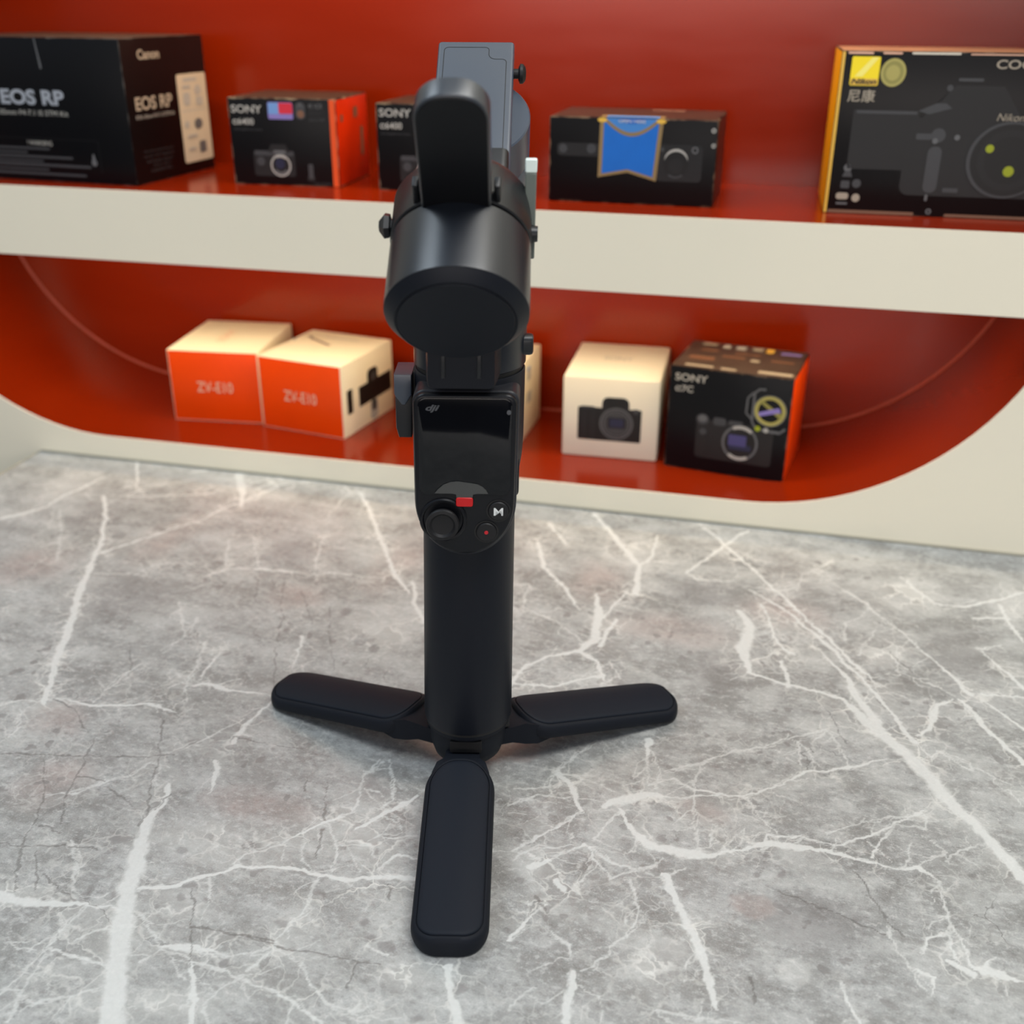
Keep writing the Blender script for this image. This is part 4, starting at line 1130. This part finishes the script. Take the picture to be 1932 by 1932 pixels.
c.shapes('f', [(P_olive2, ringp(79.6, 58, 9.0, 11.8)), (P_grey, ringp(79.6, 58, 11.8, 12.6)), (P_olive, [(71, 64.5), (73, 66), (89, 56), (88, 52)]), (P_lilac, [(72, 53), (71, 56), (86, 61.5), (88, 58)]),
               (P_grey, strokep([(74.5, 74.6), (70.4, 74.4), (67, 71), (66.8, 47.6), (70, 43.4), (76, 41.8), (88, 41.2), (92, 45)], 1.7)),
               (P_grey, strokep([(66, 71), (62.2, 66.5), (61.8, 54.5), (66, 50.2)], 1.4)),
               (P_green, circ(71.6, 43.0, 2.2)), (P_lgrey, circ(78, 42.4, 2.0)), (P_grey, rr(81, 40.6, 88, 43, .8))], 'round_emblem', 'round gold emblem sticker', base=0.0012)
for i, (x0, y0, x1, y1, m_) in enumerate(((10, 5, 32, 9, P_beige), (38, 4, 50, 8, P_beige), (66, 6, 92, 12, P_beige), (8, 24, 28, 32, P_brown), (32, 36, 50, 41, P_brown), (55, 32, 62, 38, P_beige), (70, 38, 88, 42, P_brown),
                                         (10, 64, 22, 70, P_beige), (27, 60, 33, 70, P_lgrey), (38, 60, 46, 70, P_lgrey), (51, 62, 59, 71, P_beige), (62, 60, 68, 71, P_goldb), (74, 60, 90, 66, P_lilac), (12, 48, 26, 53, P_brown), (40, 48, 60, 52, P_brown))):
    c.shapes('t', [(m_, rr(x0, y0, x1, y1, 1.2))], 'faded_print')

# ------------------------------------------------------------------ the handheld stabiliser
GB = (-0.1303, 0.4342)
PHI = R(12.8)
G = empty('camera_stabiliser', (GB[0], GB[1], 0), PHI)
tag(G, 'black handheld camera stabiliser standing upright on three short padded legs on the marble', 'camera stabiliser')
TILT = 0.0175
def lean(o, x0=0.0012):
    """the mast leans slightly to the right: shear it in its own frame"""
    me = o.data
    for v in me.vertices:
        v.co.x += x0 + TILT * v.co.z
    return o
def part(name, bm, m, parent=None, smooth=35, ln=True, label=None):
    o = bm_obj(name, bm, m, parent or G, smooth)
    if ln: lean(o)
    if label: o['label'] = label
    return o
O0 = Vector((0, 0, 0))

# legs ---------------------------------------------------------------
U0, U1 = 0.0285, 0.1250
def leg_outline(ins):
    return rrect(U0 + ins, U1 - ins, -0.0166 + ins, 0.0166 - ins, (max(0.0005, 0.0145 - ins), max(0.0005, 0.0122 - ins), max(0.0005, 0.0122 - ins), max(0.0005, 0.0145 - ins)), 10)
def legz(u, v, top):
    k = (u - U0) / (U1 - U0)
    zb = 0.0172 * (1 - k) 
    if top: return zb + 0.0112 - 0.0042 * (v / 0.0166) ** 2 - 0.0010 * k
    return zb
def leg(ang, first=False):
    a = R(ang) - PHI
    d = Vector((math.cos(a), math.sin(a), 0)); w = Vector((-d.y, d.x, 0))
    # body
    bm = bmesh.new()
    prof = [(4.0, 0.0, 0), (1.2, 0.0, 0), (0.35, 0.0007, 0), (0.0, 0.0022, 0), (0.0, 0.62, 1), (0.15, 0.80, 1), (0.6, 0.93, 1), (1.3, 1.0, 1), (2.3, 1.0, 1), (2.5, 0.93, 1), (3.0, 0.93, 1), (5.0, 1, 1), (8, 1, 1), (11, 1, 1), (14, 1, 1)]
    rings = []
    def pt(p, lv):
        if lv[2] == 0: z = legz(p[0], p[1], False) + lv[1]
        else:
            zb, zt = legz(p[0], p[1], False), legz(p[0], p[1], True)
            z = zb + (zt - zb) * lv[1]
        return bm.verts.new(d * p[0] + w * p[1] + Z * z)
    for lv in prof:
        rings.append([pt(p, lv) for p in leg_outline(lv[0] / 1000)])
    n = len(rings[0])
    for A_, B_ in zip(rings, rings[1:]):
        for i in range(n): bm.faces.new((A_[i], A_[(i + 1) % n], B_[(i + 1) % n], B_[i]))
    bm.faces.new(rings[0][::-1]); bm.faces.new(rings[-1])
    # neck running into the hub
    hw = 0.0088
    vs_ = []
    for u, zb, zt, ww in ((0.0125, 0.0140, 0.0222, 0.0078), (0.023, 0.0136, 0.0232, 0.0088), (0.0290, 0.0128, 0.0255, 0.0118), (0.035, 0.0125, 0.0240, 0.0138), (0.046, 0.0125, 0.0210, 0.0120)):
        vs_.append([bm.verts.new(d * u + w * (s * ww) + Z * z) for s, z in ((-1, zb), (1, zb), (1, zt), (-1, zt))])
    for A_, B_ in zip(vs_, vs_[1:]):
        for i in range(4): bm.faces.new((A_[i], A_[(i + 1) % 4], B_[(i + 1) % 4], B_[i]))
    bm.faces.new(vs_[0][::-1]); bm.faces.new(vs_[-1])
    o = part('leg', bm, M_legm, ln=False, smooth=38)
    # pad
    bm = bmesh.new(); rings = []
    for ins_, dz in ((2.75, -0.0009), (2.75, 0.0000), (2.95, 0.00035), (3.4, 0.0005), (5, 0.0005), (8, 0.0005), (11, 0.0005), (14, 0.0005)):
        rings.append([bm.verts.new(d * p[0] + w * p[1] + Z * (legz(p[0], p[1], True) + dz)) for p in leg_outline(ins_ / 1000)])
    for A_, B_ in zip(rings, rings[1:]):
        for i in range(n): bm.faces.new((A_[i], A_[(i + 1) % n], B_[(i + 1) % n], B_[i]))
    bm.faces.new(rings[-1])
    part('leg_pad', bm, M_pad, o, ln=False, smooth=38)
    return o
for a in (-77.2, 39.5, 162.6): leg(a)

# hub ----------------------------------------------------------------
bm = bmesh.new()
lathe(bm, [(0.0112, 0.012), (0.0118, 0.0145), (0.0145, 0.0170), (0.019, 0.0184), (0.0262, 0.0191), (0.0305, 0.0194), (0.0318, 0.0208), (0.0338, 0.0212), (0.0345, 0.0212)])
hub = part('tripod_hub', bm, M_legm, label='round hub joining the three legs')
for a in (-77.2, 39.5, 162.6):
    aa = R(a) - PHI
    d = Vector((math.cos(aa), math.sin(aa), 0)); w = Vector((-d.y, d.x, 0))
    bm = bmesh.new()
    prism(bm, rrect(-0.0078, 0.0078, 0.0240, 0.0302, 0.0006, 2), d * 0.0160, w, Z, d, 0, 0.0037)
    part('hinge_slot', bm, M_dark, hub, label='dark hinge slot')
bm = bmesh.new(); lathe(bm, [(0.0340, 0.02125), (0.0360, 0.02125)])
part('grip_seam', bm, M_dark, hub)

# grip ---------------------------------------------------------------
bm = bmesh.new()
lathe(bm, [(0.0352, 0.0212), (0.0356, 0.0217), (0.0364, 0.0219), (0.06, 0.0217), (0.10, 0.0213), (0.1475, 0.0210)], n=96)
part('grip', bm, M_grip, label='long smooth cylindrical grip')
# head housing -------------------------------------------------------
bm = bmesh.new()
lathe(bm, [(0.1465, 0.0206), (0.1470, 0.0212), (0.152, 0.0216), (0.164, 0.0219), (0.176, 0.0236), (0.184, 0.0240), (0.2155, 0.0240), (0.2163, 0.0236)], n=96)
head = part('control_housing', bm, M_grip, label='wider housing above the grip')
bm = bmesh.new(); lathe(bm, [(0.2150, 0.0230), (0.2192, 0.0230)])
part('pan_seam', bm, M_dark, head)
# side dial bulge
bm = bmesh.new()
prism(bm, rrect(-0.008, 0.008, 0.1585, 0.1765, 0.0055, 5), Vector((0.015, -0.006, 0)), Y, Z, X, 0, 0.0076, 0.002, 3)
part('side_dial', bm, M_grip, head)
# bumper button on the right of the pan motor
bm = bmesh.new()
prism(bm, rrect(-0.0035, 0.0035, 0.2225, 0.2315, 0.0028, 4), Vector((0.020, -0.004, 0)), Y, Z, X, 0, 0.0072, 0.0014, 2)
part('lock_switch', bm, M_arm, head)

# accessory rail block on the left
bm = bmesh.new()
pts = [(-0.0040, 0.2140), (-0.0040, 0.2050), (-0.0008, 0.2004), (0.0008, 0.2004), (0.0036, 0.2050), (0.0036, 0.2140)]
prism(bm, pts, Vector((-0.0283, 0, 0)), X, Z, -Y, -0.010, 0.008, 0.0008, 2)
rail = part('accessory_rail', bm, M_plate, label='faceted rail block on the left side')
bm = bmesh.new()
pts = [(-0.0040, 0.2060), (-0.0038, 0.1885), (-0.0026, 0.1840), (0.0030, 0.1840), (0.0033, 0.1885), (0.0036, 0.2060)]
prism(bm, pts, Vector((-0.0283, 0, 0)), X, Z, -Y, -0.010, 0.0050, 0.0008, 2)
part('rail_lower', bm, M_arm, rail)
bm = bmesh.new(); add_box(bm, (-0.0245, -0.004, 0.190), (-0.0200, 0.009, 0.2145), 0.0006)
part('rail_mount', bm, M_dark, rail)

# control panel ------------------------------------------------------
YP = -0.0300
def panel_outline(ins=0.0, wtop=0.0216, ztop=0.2132, zmid=0.1640, zbot=0.1392):
    w_ = wtop - ins; r_ = 0.0050
    pts = []
    for i in range(7):
        a = R(90 * i / 6); pts.append((w_ - r_ + r_ * math.cos(a), ztop - ins - r_ + r_ * math.sin(a)))
    for i in range(7):
        a = R(90 + 90 * i / 6); pts.append((-w_ + r_ + r_ * math.cos(a), ztop - ins - r_ + r_ * math.sin(a)))
    for i in range(29):
        a = R(180 + 180 * i / 28); pts.append((w_ * math.cos(a) * 0.985, zmid + (zmid - zbot - ins) * math.sin(a)))
    return pts
bm = bmesh.new()
prism(bm, panel_outline(), Vector((-0.0004, 0, 0)), X, Z, -Y, 0.008, -YP, 0.0016, 4)
panel_ = None
panel = part('control_panel', bm, M_panel, label='glossy black control panel facing the viewer')
bm = bmesh.new()
prism(bm, panel_outline(-0.0007, zbot=0.1382), Vector((-0.0002, 0, 0)), X, Z, -Y, 0.006, -YP - 0.0028, 0.0012, 3)
part('panel_rim', bm, M_rim, panel)
bm = bmesh.new()
prism(bm, rrect(-0.0196, 0.0196, 0.1683, 0.2118, 0.0040, 8), Vector((-0.0004, YP + 0.0002, 0)), X, Z, -Y, 0, 0.0008, 0.0003, 2)
screen = part('screen', bm, M_glass, panel, label='dark glass screen, switched off')
PF = YP - 0.0006
fr = (Vector((-0.0004, PF, 0)), X, Z, -Y)
# maker's mark on the glass
t_ = lean(text_on('logo', 'dji', (-0.0162, 0.2054, -0.0104, 0.2088), fr, M_greyprint, panel, shear=0.35, bold=0.03))
bm = bmesh.new()
vv = [bm.verts.new(Vector((0.0178, PF - 0.00025, 0.2058)) + X * 0.0009 * math.cos(a) + Z * 0.0011 * math.sin(a)) for a in [R(360 * i / 16) for i in range(16)]]
bm.faces.new(vv); part('light_sensor', bm, M_greyprint, panel)
# peel-off film tab
bm = bmesh.new()
pts = [(-0.0128, 0.1690), (-0.0055, 0.1690), (-0.0036, 0.1686), (-0.0034, 0.1668), (0.0034, 0.1668), (0.0036, 0.1686), (0.0055, 0.1690), (0.0100, 0.1690)]
pts += [(0.0092, 0.1706), (0.0076, 0.1722), (0.0056, 0.1733), (0.0020, 0.1739), (-0.0030, 0.1746), (-0.0062, 0.1742), (-0.0090, 0.1730), (-0.0112, 0.1710)]
prism(bm, pts, Vector((-0.0004, PF + 0.0001, 0)), X, Z, -Y, 0, 0.0005)
film = part('film_tab', bm, M_film, panel, label='grey peel-off film tab')
bm = bmesh.new()
prism(bm, rrect(-0.0036, 0.0036, 0.1630, 0.1672, 0.0009, 3), Vector((-0.0004, PF + 0.0001, 0)), X, Z, -Y, 0, 0.0009, 0.0002, 1)
tabr = part('red_tab', bm, M_redtab, panel, label='red end of the film tab')

def fwd_frame(x, z, y=YP): return (Vector((x - 0.0004, y, z)), -Y, X, Z)
# joystick
bm = bmesh.new(); lathe(bm, [(-0.001, 0.0102), (0.0006, 0.0102), (0.0011, 0.0096), (0.0010, 0.0088), (-0.0002, 0.0083), (-0.0003, 0.002)], frame=fwd_frame(-0.0092, 0.1562))
ring_ = part('joystick_ring', bm, M_panel, panel)
bm = bmesh.new(); lathe(bm, [(-0.0006, 0.0045), (0.0020, 0.0048), (0.0024, 0.0070), (0.0042, 0.0073), (0.0050, 0.0069), (0.0052, 0.0056), (0.0043, 0.0046), (0.0040, 0.001)], frame=fwd_frame(-0.0092, 0.1556), n=48)
part('joystick', bm, M_joy, panel, label='round rubber joystick')
# buttons
for nm, x, z in (('mode_button', 0.0146, 0.1608), ('record_button', 0.0095, 0.1507)):
    bm = bmesh.new(); lathe(bm, [(0.0, 0.0053), (0.0003, 0.0053), (0.0003, 0.0046), (-0.0001, 0.0046)], frame=fwd_frame(x, z), n=40)
    part('button_recess', bm, M_dark, panel)
    bm = bmesh.new(); lathe(bm, [(-0.0003, 0.0044), (0.0008, 0.0044), (0.0012, 0.0040), (0.0012, 0.001)], frame=fwd_frame(x, z), n=40)
    bt = part(nm, bm, M_joy, panel)
    if nm == 'mode_button':
        bm = bmesh.new()      # the letter M
        w_, h_, k_ = 0.0020, 0.0018, 0.00075
        mp_ = [(-w_, -h_), (-w_ + k_, -h_), (-w_ + k_, h_ * 0.30), (0, -h_ * 0.42), (w_ - k_, h_ * 0.30), (w_ - k_, -h_), (w_, -h_), (w_, h_), (w_ - k_ * 0.9, h_), (0, h_ * 0.10), (-w_ + k_ * 0.9, h_), (-w_, h_)]
        vv = [bm.verts.new((x - 0.0004 + p[0], YP - 0.00135, z + p[1])) for p in mp_]
        bmesh.ops.triangulate(bm, faces=[bm.faces.new(vv)])
        part('letter', bm, M_whiteprint, bt, label='white letter M')
    else:
        bm = bmesh.new(); lathe(bm, [(0.0011, 0.0009), (0.0014, 0.0008)], frame=fwd_frame(x, z), n=20)
        part('red_dot', bm, M_reddot, bt)

# pan motor ----------------------------------------------------------
bm = bmesh.new()
lathe(bm, [(0.2182, 0.0236), (0.2188, 0.0242), (0.2400, 0.0242), (0.2440, 0.0225), (0.2450, 0.0200)], n=96)
pan = part('pan_motor', bm, M_motor, label='upright motor drum above the housing')

# pan arm: from the pan drum forward under the tilted motor
bm = bmesh.new()
xo = -0.0016
secs = [(-0.010, 0.2195, 0.240, 0.0165), (-0.026, 0.2178, 0.240, 0.0150), (-0.0350, 0.2172, 0.238, 0.0138), (-0.0375, 0.2182, 0.236, 0.0134)]
prev = None
for y, zb, zt, hw in secs:
    rg = [bm.verts.new((xo + x, y, z)) for x, z in rrect(-hw, hw, zb, zt, 0.0025, 4)]
    if prev:
        n = len(rg)
        for i in range(n): bm.faces.new((prev[i], prev[(i + 1) % n], rg[(i + 1) % n], rg[i]))
    else: bm.faces.new(rg[::-1])
    prev = rg
bm.faces.new(prev)
parm = part('pan_arm', bm, M_cap, label='short arm joining the upright drum to the slanted motor')
for sx in (-0.0072, 0.0072):
    bm = bmesh.new(); add_box(bm, (xo + sx - 0.0009, -0.0382, 0.2225), (xo + sx + 0.0009, -0.0368, 0.2345), 0.0004)
    part('arm_rib', bm, M_arm, parm)

# slanted motor frame -------------------------------------------------
EL = R(38)
nA = Vector((0, -math.cos(EL), -math.sin(EL)))     # axis, towards the viewer and down
tA = Vector((0, -math.sin(EL), math.cos(EL)))      # across it, up
RO = Vector((-0.0026, -0.050, 0.2510))
def F(s, t, x=0.0): return RO - nA * s + tA * t + X * x
bm = bmesh.new()
lathe(bm, [(-0.0012, 0.0262), (-0.0016, 0.0277), (-0.0040, 0.0278), (-0.0325, 0.0275), (-0.0330, 0.0268)], n=128, frame=(RO, nA, X, tA))
roll = part('roll_motor', bm, M_motor, smooth=30, label='large slanted motor drum with a round end cap')
bm = bmesh.new(); lathe(bm, [(-0.0016, 0.0255), (-0.0015, 0.0275), (0.0020, 0.0242), (0.0026, 0.0234), (0.0024, 0.0226), (0.0030, 0.0222), (0.0030, 0.001)], n=96, frame=(RO, nA, X, tA))
part('end_cap', bm, M_cap, roll, label='flat round end cap')
bm = bmesh.new(); lathe(bm, [(-0.0300, 0.0262), (-0.0345, 0.0262)], n=96, frame=(RO, nA, X, tA))
part('motor_seam', bm, M_dark, roll)
bm = bmesh.new(); lathe(bm, [(-0.0340, 0.0272), (-0.0345, 0.0278), (-0.0530, 0.0276), (-0.0580, 0.0245)], n=96, frame=(RO, nA, X, tA))
mring = part('motor_ring', bm, M_arm, roll)

# roll arm: flat rounded bar rising from the drum
bm = bmesh.new()
prism(bm, rrect(-0.0130, 0.0130, 0.0050, 0.0768, (0.002, 0.002, 0.0115, 0.0115), 12), F(0, 0, -0.0008), X, tA, nA, -0.0400, -0.0315, 0.0012, 3)
rarm = part('roll_arm', bm, M_barbody, label='upright rounded bar rising from the slanted motor')
bm = bmesh.new()
prism(bm, rrect(-0.0123, 0.0123, 0.0100, 0.0761, (0.002, 0.002, 0.0108, 0.0108), 12), F(0, 0, -0.0008), X, tA, nA, -0.0320, -0.0312, 0.0003, 1)
part('bar_face', bm, M_bar, rarm, label='inset face of the bar, its shade painted in as black')
# clamp shoulders where the bar enters the drum
for sx in (-1, 1):
    bm = bmesh.new()
    prism(bm, rrect(-0.0012, 0.0012, 0.0200, 0.0315, 0.0006, 3), F(0, 0, -0.0008 + sx * 0.0152), X, tA, nA, -0.0400, -0.0352, 0.0008, 2)
    part('arm_shoulder', bm, M_arm, rarm)
# link back to the plate
bm = bmesh.new()
prism(bm, rrect(-0.0125, 0.0175, -0.018, 0.006, 0.003, 4), F(0, 0), X, tA, nA, -0.080, -0.052, 0.002, 2)
part('tilt_arm', bm, M_arm)

# camera plate ---------------------------------------------------------
PT = -0.0035
bm = bmesh.new()
pl_pts = rrect(-0.0169, 0.0169, 0.062, 0.1535, (0.001, 0.001, 0.0015, 0.0015), 3)
prism(bm, pl_pts, F(0, PT, 0.0010), X, -nA, tA, -0.0085, 0.0, 0.0014, 3)
plate = part('camera_plate', bm, M_plate, label='long blue-grey mounting plate with a thin engraved outline')
bm = bmesh.new()
pp = [(0.0136, 0.064)]
def arc(cx, cy, r, a0, a1, n=7, ry=None):
    for i in range(n + 1):
        a = R(a0 + (a1 - a0) * i / n); pp.append((cx + r * math.cos(a), cy + (ry or r) * math.sin(a)))
arc(0.0116, 0.1400, 0.0020, 0, 90)                    # right shoulder
arc(0.0088, 0.1450, 0.0030, 270, 180)                 # concave notch
arc(0.0040, 0.1475, 0.0018, 0, 90)
arc(-0.0120, 0.1473, 0.0020, 90, 180)
pp.append((-0.0142, 0.064))
cl = [pp[0]]
for p in pp[1:]:
    if (Vector(p) - Vector(cl[-1])).length > 1e-4: cl.append(p)
stripline(bm, cl, 0.00032, F(0, PT, 0.0010), X, -nA, tA, 0.00006)
part('engraved_line', bm, M_dark, plate)
# clamp knob on the right of the plate
bm = bmesh.new()
kx = F(0.1375, PT - 0.004, 0.0010 + 0.0164)
lathe(bm, [(0, 0.0021), (0.0026, 0.0021), (0.0028, 0.0030), (0.0034, 0.0042), (0.0046, 0.0041), (0.0056, 0.0030), (0.0060, 0.0016)], n=28, frame=(kx, X, Y, Z))
part('clamp_knob', bm, M_joy, plate)
# tilt motor below the plate
bm = bmesh.new()
lathe(bm, [(0.0, 0.0222), (-0.0006, 0.0228), (-0.0215, 0.0228), (-0.0220, 0.0224), (-0.0226, 0.0228), (-0.0340, 0.0226), (-0.0352, 0.0215)], n=96, frame=(F(0.1165, PT - 0.0087, 0.0030), tA, X, nA))
tiltm = part('tilt_motor', bm, M_plate, label='round motor drum behind the mounting plate')

# levers and knobs around the slanted motor
bm = bmesh.new()
prism(bm, rrect(-0.0022, 0.0022, 0.266, 0.2990, 0.0006, 2), Vector((0.0241, -0.0160, 0)), X, Z, -Y, -0.0018, 0.0018, 0.0004, 1)
lev = part('lock_lever', bm, M_lever, label='thin grey-green lever with its lit end painted white')
bm = bmesh.new()
prism(bm, rrect(-0.0023, 0.0023, 0.2990, 0.3042, 0.0006, 2), Vector((0.0241, -0.0160, 0)), X, Z, -Y, -0.0019, 0.0019, 0.0004, 1)
part('lever_tip', bm, M_levertip, lev, label='lever end, the light on it painted white')
bm = bmesh.new(); lathe(bm, [(0.022, 0.0035), (0.0275, 0.0035), (0.0300, 0.003)], n=24, frame=(F(0.0405, 0.0, 0.0) - X * 0.0, X, Y, Z))
part('lever_pivot', bm, M_arm, lev)
bm = bmesh.new(); lathe(bm, [(0.024, 0.0030), (0.0275, 0.0030), (0.0280, 0.0048), (0.0300, 0.0052), (0.0322, 0.0022)], n=6, frame=(F(0.0405, 0.004), -X, Y, Z))
part('side_knob', bm, M_arm, mring.parent, smooth=20, label='small faceted knob on the left of the slanted motor')
